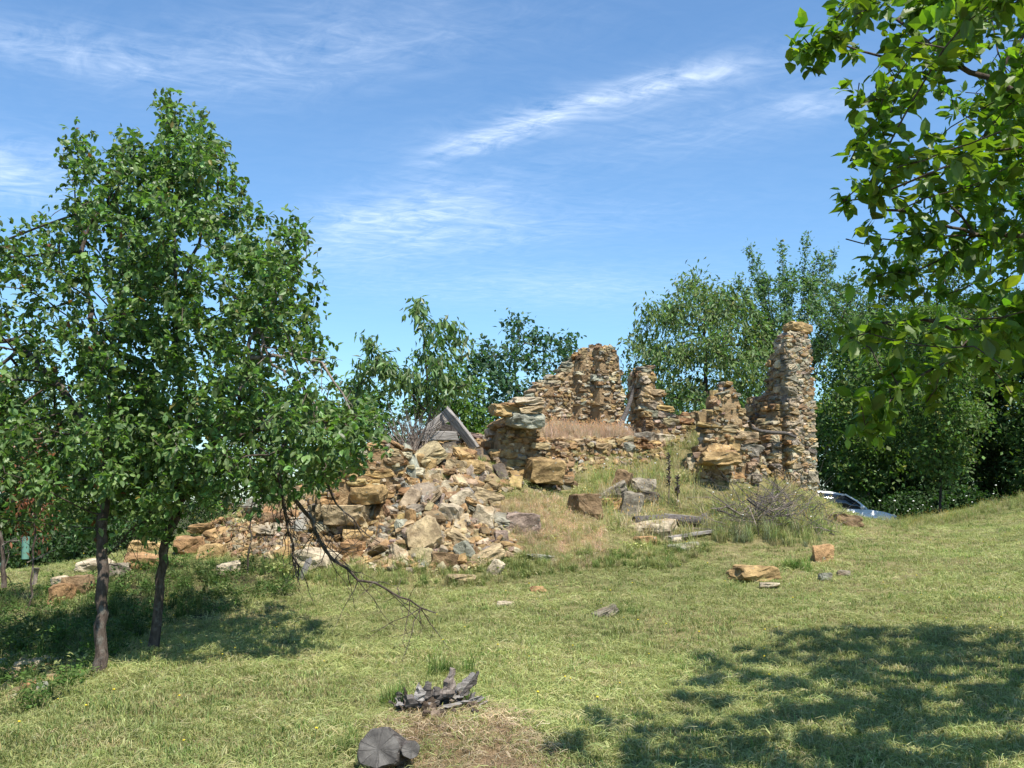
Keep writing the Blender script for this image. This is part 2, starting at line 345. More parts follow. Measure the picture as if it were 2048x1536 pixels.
# ---------------------------------------------------------------- stones: angular hulls, roughened; 26 shared shapes
def stone_mesh(i, rough=1.0, sub=1):
    r = random.Random(100 + i); bm = bmesh.new(); ch = 0.10 + 0.20 * r.random(); skip = r.sample(range(8), r.choice((0, 0, 1, 1, 2)))
    for k in range(8):
        c = Vector([(-0.5, 0.5)[(k >> q) & 1] * (0.86 + 0.26 * r.random()) for q in range(3)])
        if k in skip: c *= 0.55
        for q in range(3):
            v = c.copy(); v[q] *= 1 - 2 * ch * (0.4 + r.random()); bm.verts.new(v)
    for q in range(5):
        v = Vector([r.gauss(0, 1) for _ in range(3)]).normalized(); v *= 0.60 + 0.10 * r.random(); v = Vector([max(-.58, min(.58, a)) for a in v]); bm.verts.new(v)
    res = bmesh.ops.convex_hull(bm, input=list(bm.verts)); junk = [e for e in res['geom_interior'] if isinstance(e, bmesh.types.BMVert)] + [v for v in bm.verts if not v.link_faces]
    bmesh.ops.delete(bm, geom=list(set(junk)), context='VERTS')
    if sub:
        bmesh.ops.triangulate(bm, faces=list(bm.faces))
        for thr in (0.30, 0.22):
            bmesh.ops.subdivide_edges(bm, edges=[e for e in bm.edges if e.calc_length() > thr], cuts=sub, use_grid_fill=True)
            bmesh.ops.triangulate(bm, faces=list(bm.faces))
        bmesh.ops.smooth_vert(bm, verts=list(bm.verts), factor=0.08, use_axis_x=True, use_axis_y=True, use_axis_z=True)
        bm.normal_update()
        for v in bm.verts:
            p = v.co * 4.2 + Vector((i * 3.1, 0, 0)); q = p * 2.6
            v.co += v.normal * (0.075 * rough * float(vnoise(p.x, p.y, p.z)) + 0.045 * rough * float(vnoise(q.x, q.y, q.z)))
    me = bpy.data.meshes.new('stone'); bm.to_mesh(me); bm.free(); me.materials.append(M_STONE); return me
STONES = [stone_mesh(i) for i in range(26)]
CHIPS = []
for i in range(10):
    me = stone_mesh(300 + i, 1, 0); V = np.array([v.co for v in me.vertices]); T = []
    me.calc_loop_triangles(); T = np.array([tuple(q.vertices) for q in me.loop_triangles]); CHIPS.append((V, T)); bpy.data.meshes.remove(me)
STONE_VT = []
for me in STONES:
    me.calc_loop_triangles(); STONE_VT.append((np.array([v.co for v in me.vertices]), np.array([tuple(q.vertices) for q in me.loop_triangles])))
PAL = {'ochre': (.45, .325, .165), 'tan': (.47, .38, .245), 'cream': (.56, .49, .375), 'grey': (.32, .29, .24), 'greygreen': (.36, .375, .32),
       'purple': (.33, .26, .225), 'rust': (.41, .26, .14), 'brown': (.29, .205, .125), 'darkgrey': (.155, .135, .115)}
def pick_col(r, weights):
    k = r.choices(list(weights), list(weights.values()))[0]; c = PAL[k]; f = r.uniform(0.68, 1.06)
    return k, tuple(min(.7, v * f * r.uniform(.94, 1.06)) for v in c)
def stone_obj(parent, M, col, idx, name='stone'):
    o = bpy.data.objects.new(name, STONES[idx % len(STONES)]); COL.objects.link(o); o.color = (*col, 1)
    if parent is not None:
        o.parent = parent; M = Matrix.Translation(-parent.location) @ M
    o.matrix_basis = M; return o
def xf(loc, X, Y, Z, size, jit=(0, 0, 0)):
    R = Matrix((X, Y, Z)).transposed() @ Euler(jit).to_matrix()
    return Matrix.Translation(Vector([float(v) for v in loc])) @ R.to_4x4() @ Matrix.Diagonal((*size, 1))
def joined_stones(name, items, parent, lib):
    """items: (matrix, colour, index) -> one mesh"""
    Vs, Ts, Cs, o = [], [], [], 0
    off = Vector(parent.location) if parent is not None else Vector((0, 0, 0))
    for M, c, i in items:
        V, T = lib[i % len(lib)]; A = np.array(M); W_ = V @ A[:3, :3].T + A[:3, 3] - np.array(off)
        Vs.append(W_); Ts.append(T + o); Cs.append(np.tile(c, (len(V), 1))); o += len(V)
    if not Vs: return None
    V = np.concatenate(Vs); T = np.concatenate(Ts)
    ob = link(name, mesh_np(name, V, T, np.full(len(T), 3), np.concatenate(Cs), False, M_STONE_J), parent); ob['kind'] = 'stuff'; return ob

# ---------------------------------------------------------------- tubes and trees
def tubes(paths, radii, sides=6, cap=True):
    Vs, Ls, Ts, o = [], [], [], 0
    for pth, rad in zip(paths, radii):
        p = np.asarray(pth, float); n = len(p)
        if n < 2: continue
        d = np.gradient(p, axis=0); d /= np.linalg.norm(d, axis=1)[:, None] + 1e-9
        ref = np.array([0.31, 0.17, 0.93]) if abs(d[0] @ np.array([.31, .17, .93])) < .9 else np.array([1., 0, 0])
        a = np.cross(d, ref); a /= np.linalg.norm(a, axis=1)[:, None] + 1e-9; b = np.cross(d, a)
        th = np.linspace(0, 2 * math.pi, sides, endpoint=False)
        ring = p[:, None] + np.asarray(rad, float)[:, None, None] * (np.cos(th)[None, :, None] * a[:, None] + np.sin(th)[None, :, None] * b[:, None])
        Vs.append(ring.reshape(-1, 3)); i = np.arange(n - 1)[:, None] * sides + np.arange(sides)[None]; j = np.arange(n - 1)[:, None] * sides + (np.arange(sides)[None] + 1) % sides
        q = np.stack([i, i + sides, j + sides, j], -1).reshape(-1, 4) + o; Ls.append(q.ravel()); Ts.append(np.full(len(q), 4))
        if cap:
            for e in ((0, -1), (n - 1, 1)):
                f = np.arange(sides) + e[0] * sides + o; Ls.append(f[::e[1]]); Ts.append([sides])
        o += n * sides
    return np.concatenate(Vs), np.concatenate(Ls), np.concatenate(Ts)
def tube_obj(name, paths, radii, mat, parent=None, sides=6, smooth_=True):
    off = np.array(parent.location) if parent is not None else np.zeros(3)
    V, l, tt = tubes(paths, radii, sides); return link(name, mesh_np(name, V - off, l, tt, None, smooth_, mat), parent)

def resample(poly, step):
    poly = np.asarray(poly, float); out = [poly[0]]
    for a, b in zip(poly[:-1], poly[1:]):
        n = max(1, int(round(np.linalg.norm(b - a) / step)))
        out += [a + (b - a) * k / n for k in range(1, n + 1)]
    return np.array(out)
def grow(starts, attr, step, kill, iters=140, seed=0, bias=(0, 0, 0.0)):
    """space colonisation: starts = list of (polyline, parent_node or -1)"""
    r = np.random.default_rng(seed); pos, par = [], []
    for pl, pn in starts:
        pr = resample(pl, step); pr[1:-1] += r.normal(0, step * 0.10, (len(pr) - 2, 3)) if len(pr) > 2 else 0
        base = len(pos)
        if pn is not None:                      # attach to nearest existing node
            base_par = int(np.argmin([np.linalg.norm(q - pr[0]) for q in pos])); pr = pr[1:]
        else: base_par = -1
        for k, q in enumerate(pr): pos.append(q); par.append(base_par if k == 0 else len(pos) - 2)
    pos = [np.array(q) for q in pos]; A = np.array(attr, float); alive = np.ones(len(A), bool)
    PP = np.array(pos); D = np.linalg.norm(A[:, None] - PP[None], axis=2); near = D.argmin(1); nd = D.min(1); bias = np.array(bias)
    used = set()
    for it in range(iters):
        ids = np.where(alive)[0]
        if not len(ids): break
        v = A[ids] - PP[near[ids]]; v /= np.linalg.norm(v, axis=1)[:, None] + 1e-9
        un, inv = np.unique(near[ids], return_inverse=True); s = np.zeros((len(un), 3)); np.add.at(s, inv, v)
        s += r.normal(0, 0.25, s.shape) + bias; s /= np.linalg.norm(s, axis=1)[:, None] + 1e-9
        new = PP[un] + s * step; n0 = len(PP); PP = np.concatenate([PP, new]); par += list(un)
        d = np.linalg.norm(A[ids][:, None] - new[None], axis=2); k = d.argmin(1); m_ = d[np.arange(len(ids)), k]; bet = m_ < nd[ids]
        near[ids[bet]] = n0 + k[bet]; nd[ids[bet]] = m_[bet]
        stuck = ~bet & (r.random(len(ids)) < 0.10); alive[ids[stuck]] = False
        alive[ids[nd[ids] < kill]] = False
    return PP, np.array(par)
def skeleton(PP, par, r_tip, expo=2.3, r_max=None, rscale=1.0):
    n = len(PP); rad = np.zeros(n); kids = [[] for _ in range(n)]; tips = np.zeros(n, int)
    for i, p in enumerate(par):
        if p >= 0: kids[p].append(i)
    acc = np.zeros(n)
    for i in range(n - 1, -1, -1):
        if not kids[i]: acc[i] = r_tip ** expo; tips[i] = 1
        if par[i] >= 0: acc[par[i]] += acc[i]; tips[par[i]] += tips[i]
    rad = acc ** (1 / expo) * rscale
    if r_max is not None: rad = np.minimum(rad, r_max)
    chains = []; st = [i for i in range(n) if par[i] < 0]
    while st:
        i = st.pop(); ch = [par[i], i] if par[i] >= 0 else [i]
        while kids[i]:
            ks = sorted(kids[i], key=lambda k: -rad[k]); st += ks[1:]; i = ks[0]; ch.append(i)
        if len(ch) > 1: chains.append(ch)
    return rad, kids, tips, chains
def chain_geo(PP, rad, chains):
    ps, rs = [], []
    for ch in chains:
        p = PP[ch]; r_ = rad[ch].copy()
        if len(ch) > 1: r_[0] = min(r_[0], r_[1] * 1.15)
        ps.append(p); rs.append(r_)
    return ps, rs

LEAF_NEAR = (np.array([[0, 0, 0], [.34, 0, -.02], [.7, 0, -.05], [1, 0, -.14], [.30, .27, .05], [.68, .24, .02], [.30, -.27, .05], [.68, -.24, .02], [-.16, 0, .03]], float),
             [[0, 6, 1], [0, 1, 4], [1, 6, 7, 2], [1, 2, 5, 4], [2, 7, 3], [2, 3, 5], [8, 0, 1]])
LEAF_FAR = (np.array([[0, 0, 0], [.45, .27, .04], [1, 0, -.1], [.45, -.27, .04]], float), [[0, 3, 2], [0, 2, 1]])
LEAF_LONG = (np.array([[0, 0, 0], [.4, .16, .03], [1, 0, -.22], [.4, -.16, .03]], float), [[0, 3, 2], [0, 2, 1]])
def leaf_geo(c, dr, nm, ln, wd, tmpl):
    T, Fc = tmpl; dr = dr / (np.linalg.norm(dr, axis=1)[:, None] + 1e-9); nm = nm - (nm * dr).sum(1)[:, None] * dr; nm /= np.linalg.norm(nm, axis=1)[:, None] + 1e-9
    sd_ = np.cross(nm, dr); k = len(T)
    V = c[:, None] + ln[:, None, None] * (T[None, :, 0:1] * dr[:, None] + wd[:, None, None] * T[None, :, 1:2] * sd_[:, None] + T[None, :, 2:3] * nm[:, None])
    tot = np.tile([len(f) for f in Fc], len(c)); base = np.concatenate([np.array(f) for f in Fc]); loops = (base[None] + (np.arange(len(c)) * k)[:, None]).ravel()
    return V.reshape(-1, 3), loops, tot
def leaf_cols(n, base, var, r, yellow=0.0, ycol=(.3, .28, .05)):
    c = np.array(base)[None] * (1 + var * r.normal(0, 1, (n, 1))).clip(.45, 1.8) * (1 + 0.08 * r.normal(0, 1, (n, 3)))
    if yellow > 0: m_ = r.random(n) < yellow; c[m_] = np.array(ycol) * r.uniform(.6, 1.2, (m_.sum(), 1))
    return c.clip(.005, .8)
def leaf_set(PP, par, tips, count, spread, ln, col, r, max_tips=3, droop=0.35, wd=1.0, var=0.3, yellow=0.0, ycol=(.3, .28, .05), up=1.0, outc=None, tuft=1, wfun=None):
    ids = np.where((tips <= max_tips) & (par >= 0))[0]; w = 1.0 / (tips[ids] ** 0.6); w = w * wfun(PP[ids]) if wfun else w; pk = r.choice(ids, max(1, count // tuft), p=w / w.sum()); pk = np.repeat(pk, tuft)
    n = len(pk); t_ = r.random(n // tuft if tuft > 1 else n); t_ = np.repeat(t_, tuft) if tuft > 1 else t_
    base = PP[par[pk]] * (1 - t_)[:, None] + PP[pk] * t_[:, None]; bd = PP[pk] - PP[par[pk]]; bd /= np.linalg.norm(bd, axis=1)[:, None] + 1e-9
    if tuft > 1: off = np.repeat(r.normal(0, spread, (n // tuft, 3)), tuft, 0) + r.normal(0, spread * .12, (n, 3))
    else: off = r.normal(0, spread, (n, 3))
    dr = bd * 0.5 + r.normal(0, 0.65, (n, 3)) + np.array([0, 0, -droop]); nm = np.array([0, 0, up]) + r.normal(0, 0.5, (n, 3))
    return base + off, dr, nm, ln * r.uniform(.5, 1.35, n), wd * r.uniform(.8, 1.2, n), leaf_cols(n, col, var, r, yellow, ycol)

def crown_points(poly, d, hd, n, seed, holes=(), edge=90.0, lobes=None):
    """attractors spread through the crown's volume: its outline, its distance, and a real thickness (hd metres each way)"""
    r = np.random.default_rng(seed); poly = [tuple(p) for p in poly]; lo = np.min(poly, 0); hi = np.max(poly, 0); out = []
    while sum(len(o) for o in out) < n:
        p = r.uniform(lo, hi, (n * 2, 2)); p = p[inpoly(p, poly)]
        for h in holes: p = p[~(inpoly(p, h) & (r.random(len(p)) < 0.93))]
        w = np.sqrt(np.clip(edgedist(p, poly) / edge, 0.03, 1)); q = d + r.uniform(-1, 1, len(p)) * hd * w
        a = (p[:, 0] - 1024) / F; b = (768 - p[:, 1]) / F; ry = math.cos(PITCH) - b * math.sin(PITCH)
        out.append(np.stack([a / ry * q, q, CZ + (math.sin(PITCH) + b * math.cos(PITCH)) / ry * q], 1))
    return np.concatenate(out)[:n]
# ---------------------------------------------------------------- ground sheet
def wpoly(pp): return [tuple(hit(*p)[:2]) for p in pp]
Z_DRY = wpoly([(985,1010),(1060,985),(1130,1005),(1200,1050),(1230,1105),(1150,1150),(1070,1120),(1010,1060)])
Z_BANK = wpoly([(1140,960),(1230,940),(1300,920),(1360,885),(1420,872),(1400,985),(1560,975),(1660,1010),(1690,1060),(1600,1085),(1430,1085),(1250,1075),(1180,1040)])
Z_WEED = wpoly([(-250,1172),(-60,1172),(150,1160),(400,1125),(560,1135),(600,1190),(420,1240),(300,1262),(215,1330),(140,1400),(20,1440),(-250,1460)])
Z_MOUND = wpoly([(770,1440),(860,1400),(960,1415),(1080,1470),(1150,1560),(700,1560)])
Z_FOOT = wpoly([(520,1120),(680,1125),(900,1118),(1060,1110),(1180,1110),(1330,1085),(1440,1100),(1350,1135),(1120,1150),(980,1168),(800,1175),(560,1165)])
Z_HEAP = [tuple(p) for p in wpoly([(380,1090),(500,1040),(640,1000),(760,985),(860,950),(940,905),(1000,985),(1010,1060),(1040,1105),(920,1140),(720,1135),(600,1125),(480,1110)])]
Z_ROOM = [(-4.5,17.6),(-2.0,17.7),(0.2,18.4),(1.5,19.9),(3.1,20.4),(4.2,21.0),(4.5,23.5),(1,26),(-4,24)]
def zone(x, y, poly): return inpoly(np.stack([np.ravel(x), np.ravel(y)], 1), poly).reshape(np.shape(x))
ax = np.concatenate([-np.geomspace(600, 15.5, 26), np.arange(-15, 17.01, 0.13), np.geomspace(17.6, 600, 26)])
ay = np.concatenate([-np.geomspace(600, 5.5, 16), np.arange(-5, 3, 0.4), np.arange(3, 26.01, 0.13), np.arange(26.5, 46, 0.6), np.geomspace(47, 900, 26)])
GX, GY = np.meshgrid(ax, ay); GZ = tz(GX, GY)
mound = zone(GX, GY, Z_MOUND)
gc = np.zeros(GX.shape + (3,)); gc[:] = (0.185, 0.185, 0.078)
w = smooth(-.2, .5, fbm(GX * .45, GY * .45, 2, 3))[..., None]; gc = gc * (1 - w) + np.array((0.235, 0.205, 0.098)) * w
for poly, c in ((Z_BANK, (.22, .19, .09)), (Z_WEED, (.075, .07, .036)), (Z_DRY, (.28, .19, .105)), (Z_MOUND, (.22, .155, .09)), (Z_HEAP, (.33, .24, .14)), (Z_ROOM, (.30, .215, .125))):  # weed zone: dark soil, painted darker still to deepen the plum trees' shade
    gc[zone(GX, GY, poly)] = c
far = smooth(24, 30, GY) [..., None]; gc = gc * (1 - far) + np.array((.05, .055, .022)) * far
ny, nx = GX.shape; ii = (np.arange(ny - 1)[:, None] * nx + np.arange(nx - 1)[None]).ravel()
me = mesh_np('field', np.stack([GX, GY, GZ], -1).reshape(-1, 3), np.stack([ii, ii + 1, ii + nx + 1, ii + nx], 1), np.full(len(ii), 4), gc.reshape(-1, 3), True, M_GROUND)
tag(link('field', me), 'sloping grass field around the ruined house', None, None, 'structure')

# ---------------------------------------------------------------- ruined walls of loose stone
rs = random.Random(5)
WARM = {'ochre': 5, 'tan': 5, 'cream': 2, 'rust': 2, 'grey': 2, 'brown': 3, 'greygreen': .6, 'purple': .8}
PALE = {'tan': 4, 'cream': 3, 'grey': 3, 'ochre': 3, 'greygreen': 1, 'brown': 1.5, 'rust': .7}
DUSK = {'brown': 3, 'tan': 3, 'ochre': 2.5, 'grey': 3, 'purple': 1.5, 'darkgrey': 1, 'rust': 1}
FA = math.radians(20)
def wall(name, label, px, d, length, thick, prof_px, pal, angle=FA, hrange=(.06, .17), lrange=(.13, .42), ends='LR', zb=None, steps=(), seed=1, rough=.03, cat='ruined wall', skipp=.08, ins=.02, capl=(.14, .32), mortar=None, plaster=0, zdrop=.12, small=140, group=None):
    """front-left corner seen at px and distance d; prof_px: pixels along the broken top, laid on the plane of the front face"""
    r = random.Random(seed); q = P(px, 1000, d); A = Vector((q[0], q[1], 0)); n = Vector((math.sin(angle), -math.cos(angle), 0)); u = Vector((math.cos(angle), math.sin(angle), 0)); Zv = Vector((0, 0, 1))
    sp = []
    for pp in prof_px:
        R = ray(*pp); t = (A.dot(n)) / (R[0] * n.x + R[1] * n.y); sp.append((((R[0] * t - A.x) * u.x + (R[1] * t - A.y) * u.y), CZ + R[2] * t))
    sp.sort(); ss = [a for a, b in sp]; zz = [b for a, b in sp]; top = lambda s: float(np.interp(s, ss, zz))
    if length is None: length = max(ss)
    off = lambda s: sum(o for s0, o in steps if s >= s0)
    ground = lambda s: min(gz(*(A + u * s + n * k)[:2]) for k in (.1, -thick)) if zb is None else zb
    z0 = min(ground(length * k / 8) for k in range(9)) - zdrop
    root = empty(name, (A.x + u.x * length / 2, A.y + u.y * length / 2, z0)); tag(root, label, cat, group)
    # clay core
    ns = max(4, int(length / .09)); nt_ = max(3, int(thick / .12)); zs = 12; V = []; Lp = []
    S_ = np.linspace(0.03, length - .03, ns)
    rings = []
    for s in S_:
        zt = max(z0 + .1, top(s) - .07); ring = []
        for k in range(zs): ring.append((s, ins - off(s), z0 + (zt - z0) * k / (zs - 1)))
        for k in range(1, nt_): ring.append((s, ins - off(s) + (thick - 2 * ins) * k / nt_, zt))
        for k in range(zs): ring.append((s, thick - ins - off(s), zt - (zt - z0) * k / (zs - 1)))
        rings.append(ring)
    C = np.array(rings); m_ = C.shape[1]; pos = np.array(A)[None, None] + C[..., 0:1] * np.array(u) - (C[..., 1:2] - plaster * smooth(.35, .75, C[..., 0:1] / length) * (C[..., 1:2] < thick / 2)) * np.array(n); pos[..., 2] = C[..., 2]
    pos += 0.035 * np.stack([fbm(pos[..., 0] * 6 + k * 9, pos[..., 1] * 6, pos[..., 2] * 6, 2) for k in range(3)], -1)
    idx = np.arange(ns * m_).reshape(ns, m_); q4 = np.stack([idx[:-1, :-1], idx[1:, :-1], idx[1:, 1:], idx[:-1, 1:]], -1).reshape(-1, 4)
    caps = np.concatenate([idx[0], idx[-1][::-1]])
    link('clay_core', mesh_np('clay_core', pos.reshape(-1, 3) - np.array(root.location), np.concatenate([q4.ravel(), caps]), np.concatenate([np.full(len(q4), 4), [m_, m_]]), None, False, mortar or M_CLAY), root)
    items, back, chips = [], [], []
    def face(org, ud, nd, ln, tp, gd, offs, dst, dpt):
        z = z0 - .02; zmax = max(tp(ln * k / 20) for k in range(21))
        while z < zmax:
            h = r.uniform(*hrange) * (1.25 if z < z0 + .8 else 1); s = -r.uniform(0, .15)
            while s < ln:
                l_ = r.uniform(*lrange) * (.75 + 2.2 * h) * (.62 if z > zmax - .45 else 1); hh = h * r.uniform(.72, 1.18); c = s + l_ / 2; t_ = tp(min(max(c, 0), ln))
                if r.random() > skipp and z + hh * .75 < t_ and z + hh > gd(min(max(c, 0), ln)) - .05:
                    c2 = min(max(c, l_ * .3), ln - l_ * .3); dp = dpt * r.uniform(.7, 1.15); pr = r.uniform(-rough, rough * 1.3)
                    p = org + ud * c2 + nd * (pr - dp / 2 + offs(c2)) + Vector((0, 0, z + hh / 2 + r.uniform(-.015, .015)))
                    k, col = pick_col(r, pal)
                    dst.append((l_ * hh, xf(p, ud, -nd, Zv, (l_ * .98, dp, hh * .98), (r.gauss(0, .05), r.gauss(0, .07), r.gauss(0, .10))), col, r.randrange(26)))
                s += l_ + .006
            z += h * .93
    front_off = lambda s: off(s)
    face(A, u, n, length, top, ground, front_off, items, min(.26, thick * .6))
    if 'L' in ends: face(A - n * thick + n * off(0), n, -u, thick, lambda s: top(0.04), lambda s: ground(0), lambda s: 0, items, .22)
    if 'R' in ends: face(A + u * length + n * off(length), -n, u, thick, lambda s: top(length - .04), lambda s: ground(length), lambda s: 0, items, .22)
    face(A + u * length - n * thick, -u, -n, length, lambda s: top(length - s), lambda s: ground(length - s), lambda s: -off(length - s), back, min(.24, thick * .5))
    # loose capping along the broken top
    s = 0.0
    while s < length:
        l_ = r.uniform(*capl); tdep = 0
        while tdep < thick:
            w_ = r.uniform(.18, .34); h = r.uniform(.05, .13); c = min(max(s + l_ / 2, .08), length - .08)
            slope = math.atan2(top(min(c + .12, length)) - top(max(c - .12, 0)), .24)
            p = A + u * c - n * (min(tdep + w_ / 2, thick - .08) - off(c)) ; p.z = top(c) - h * .35 + r.uniform(-.03, .03)
            k, col = pick_col(r, pal); a = r.uniform(-.3, .3); U = (u * math.cos(a) + n * math.sin(a)); Nn = Zv.cross(U)
            items.append((l_ * h * 1.6, xf(p, U, Nn, Zv, (l_, w_, h), (r.gauss(0, .18), -max(-.5, min(.5, slope * .35)) + r.gauss(0, .16), r.gauss(0, .3))), col, r.randrange(26)))
            tdep += w_ * .9
        s += l_ * .8
    for _ in range(small):
        c = r.uniform(.05, length - .05); zt = top(c); z = r.uniform(z0 + .05, zt - .03); h = r.uniform(.025, .07); l_ = h * r.uniform(1.1, 2.4)
        p = A + u * c + n * (off(c) - r.uniform(0, .035)); p.z = z; k, col = pick_col(r, pal)
        chips.append((xf(p, u, -n, Zv, (l_, .09, h), (r.gauss(0, .2), r.gauss(0, .25), r.gauss(0, .3))), col, r.randrange(10)))
    items.sort(key=lambda t_: -t_[0])
    for a, M, col, i in items[:290]: stone_obj(root, M, col, i)
    if items[290:]: joined_stones('small_stones', [(M, c, i) for a, M, c, i in items[290:]], root, STONE_VT)
    joined_stones('rear_stones', [(M, c, i) for a, M, c, i in back], root, CHIPS)
    joined_stones('stone_chips', chips, root, CHIPS)
    return root, A, u, n, top
wall('corner_tower', 'tall narrow stone wall fragment standing beside the car, the highest piece of the ruin', 1584, 19.8, None, .42,
     [(1586,672),(1592,662),(1608,662),(1614,674),(1619,695),(1625,770),(1631,860),(1636,985)], PALE | {'cream': 4, 'ochre': 2}, hrange=(.04, .16), lrange=(.10, .32), seed=3, small=600, rough=.03, skipp=.16, ins=.0, capl=(.12, .26), mortar=M_LIME, plaster=.01)
wall('tower_foot_wall', 'low lit stone wall piece joined to the left foot of the tall tower fragment', 1546, 19.85, None, .5,
     [(1546,850),(1556,826),(1566,800),(1585,790)], WARM, hrange=(.05, .14), seed=4, small=60)
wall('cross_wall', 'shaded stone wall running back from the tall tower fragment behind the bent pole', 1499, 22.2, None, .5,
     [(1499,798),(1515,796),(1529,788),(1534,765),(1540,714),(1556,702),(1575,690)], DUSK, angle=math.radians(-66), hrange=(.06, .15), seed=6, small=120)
wall('door_jamb_wall', 'low mossy stone footing between the bent pole and the dark doorway', 1502, 19.5, None, .5,
     [(1502,880),(1520,905),(1532,935),(1540,950)], PALE, seed=8, small=40)
wall('peaked_stub', 'pointed stub of stone wall with an overhanging slab, right of the grassy bank', 1394, 18.75, None, .32,
     [(1400,915),(1412,890),(1420,845),(1428,815),(1444,795),(1456,770),(1464,762),(1474,790),(1488,822),(1503,850),(1516,905)], WARM, hrange=(.06, .2), lrange=(.15, .5), seed=9, small=160, rough=.045, capl=(.09, .2), skipp=.12)
wall('wall_pillar', 'stone pillar with shaded left side and the weathered pole leaning on it', 1290, 21.4, None, .62,
     [(1292,740),(1297,732),(1304,730),(1310,765),(1322,785),(1332,810),(1345,830),(1372,838),(1400,822),(1440,838)], WARM, seed=10, small=110, rough=.045)
wall('gable_wall', 'rear gable wall rising in steps to a peak behind the pinkish dry grass', 1046, 22.3, None, .6,
     [(1046,812),(1060,795),(1082,768),(1118,752),(1126,742),(1150,720),(1164,705),(1178,696),(1205,694),(1222,702),(1226,735),(1230,770),(1234,820)], PALE,
     hrange=(.045, .13), lrange=(.10, .34), steps=((1.32, .16), (1.72, .18)), seed=12, small=620, rough=.035, skipp=.2, ins=.005, capl=(.1, .26))
wall('platform_wall', 'low orange retaining wall holding up the pinkish dry grass', 1120, 19.4, None, .5,
     [(1120,880),(1200,882),(1260,875),(1300,880),(1345,886)], {'ochre': 5, 'rust': 3, 'brown': 4, 'tan': 2, 'grey': 1}, seed=14, hrange=(.08, .2), lrange=(.18, .45), small=80, rough=.06)
wall('slab_pier', 'broken wall pier left of the dry grass, topped with jutting pale slabs', 994, 17.3, None, .55,
     [(994,890),(1004,850),(1014,835),(1066,832),(1076,850),(1084,882),(1110,892),(1130,905),(1140,925)], WARM, seed=15, hrange=(.07, .2), lrange=(.16, .5), small=140, rough=.06)
wall('front_wall', 'coursed stone wall stub at the left end of the rubble heap, under the tree', 640, 15.75, None, .6,
     [(640,1000),(672,975),(690,925),(705,900),(740,888),(790,885),(815,905),(840,960)], WARM, angle=math.radians(12), seed=16, hrange=(.08, .2), lrange=(.2, .6), small=90, rough=.05)
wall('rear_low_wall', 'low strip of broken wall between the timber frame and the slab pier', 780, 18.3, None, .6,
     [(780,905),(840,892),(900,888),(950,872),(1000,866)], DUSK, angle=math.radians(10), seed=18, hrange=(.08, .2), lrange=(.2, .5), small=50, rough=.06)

# ---------------------------------------------------------------- loose stones
NAMES = {'ochre': 'ochre', 'tan': 'tan', 'cream': 'pale cream', 'grey': 'grey', 'greygreen': 'grey-green', 'purple': 'purplish brown', 'rust': 'rust-orange', 'brown': 'brown', 'darkgrey': 'dark grey'}
def loose(px, py, wpx, hpx, colour, label, tilt=None, depth=.7, idx=None, d=None, sink=.18, cat='stone', group=None, rotz=None, lean=None, seed=None):
    """a fallen stone resting where the ground is met; size from its width and height at that distance"""
    r = random.Random(seed if seed is not None else int(px * 7 + py)); q = hit(px, py) if d is None else P(px, py, d)
    k = q[1] / F * (.88 if 640 < px < 1010 and py < 1150 else 1); sx, sz = wpx * k, hpx * k; sy = max(sx * depth, sz * .9)
    o = bpy.data.objects.new('stone', STONES[(r.randrange(26) if idx is None else idx)]); COL.objects.link(o)
    f = r.uniform(.82, 1.02); o.color = (*[v * f for v in PAL[colour]], 1)
    rz = r.uniform(-.4, .4) if rotz is None else rotz
    e = Euler((r.uniform(-.15, .25) if lean is None else lean, (r.uniform(-.2, .2) if tilt is None else tilt), rz))
    o.matrix_basis = Matrix.Translation((q[0], q[1] + sy * .3, q[2] + sz * (.5 - sink))) @ e.to_matrix().to_4x4() @ Matrix.Diagonal((sx, sy, sz, 1))
    tag(o, label, cat, group); return o
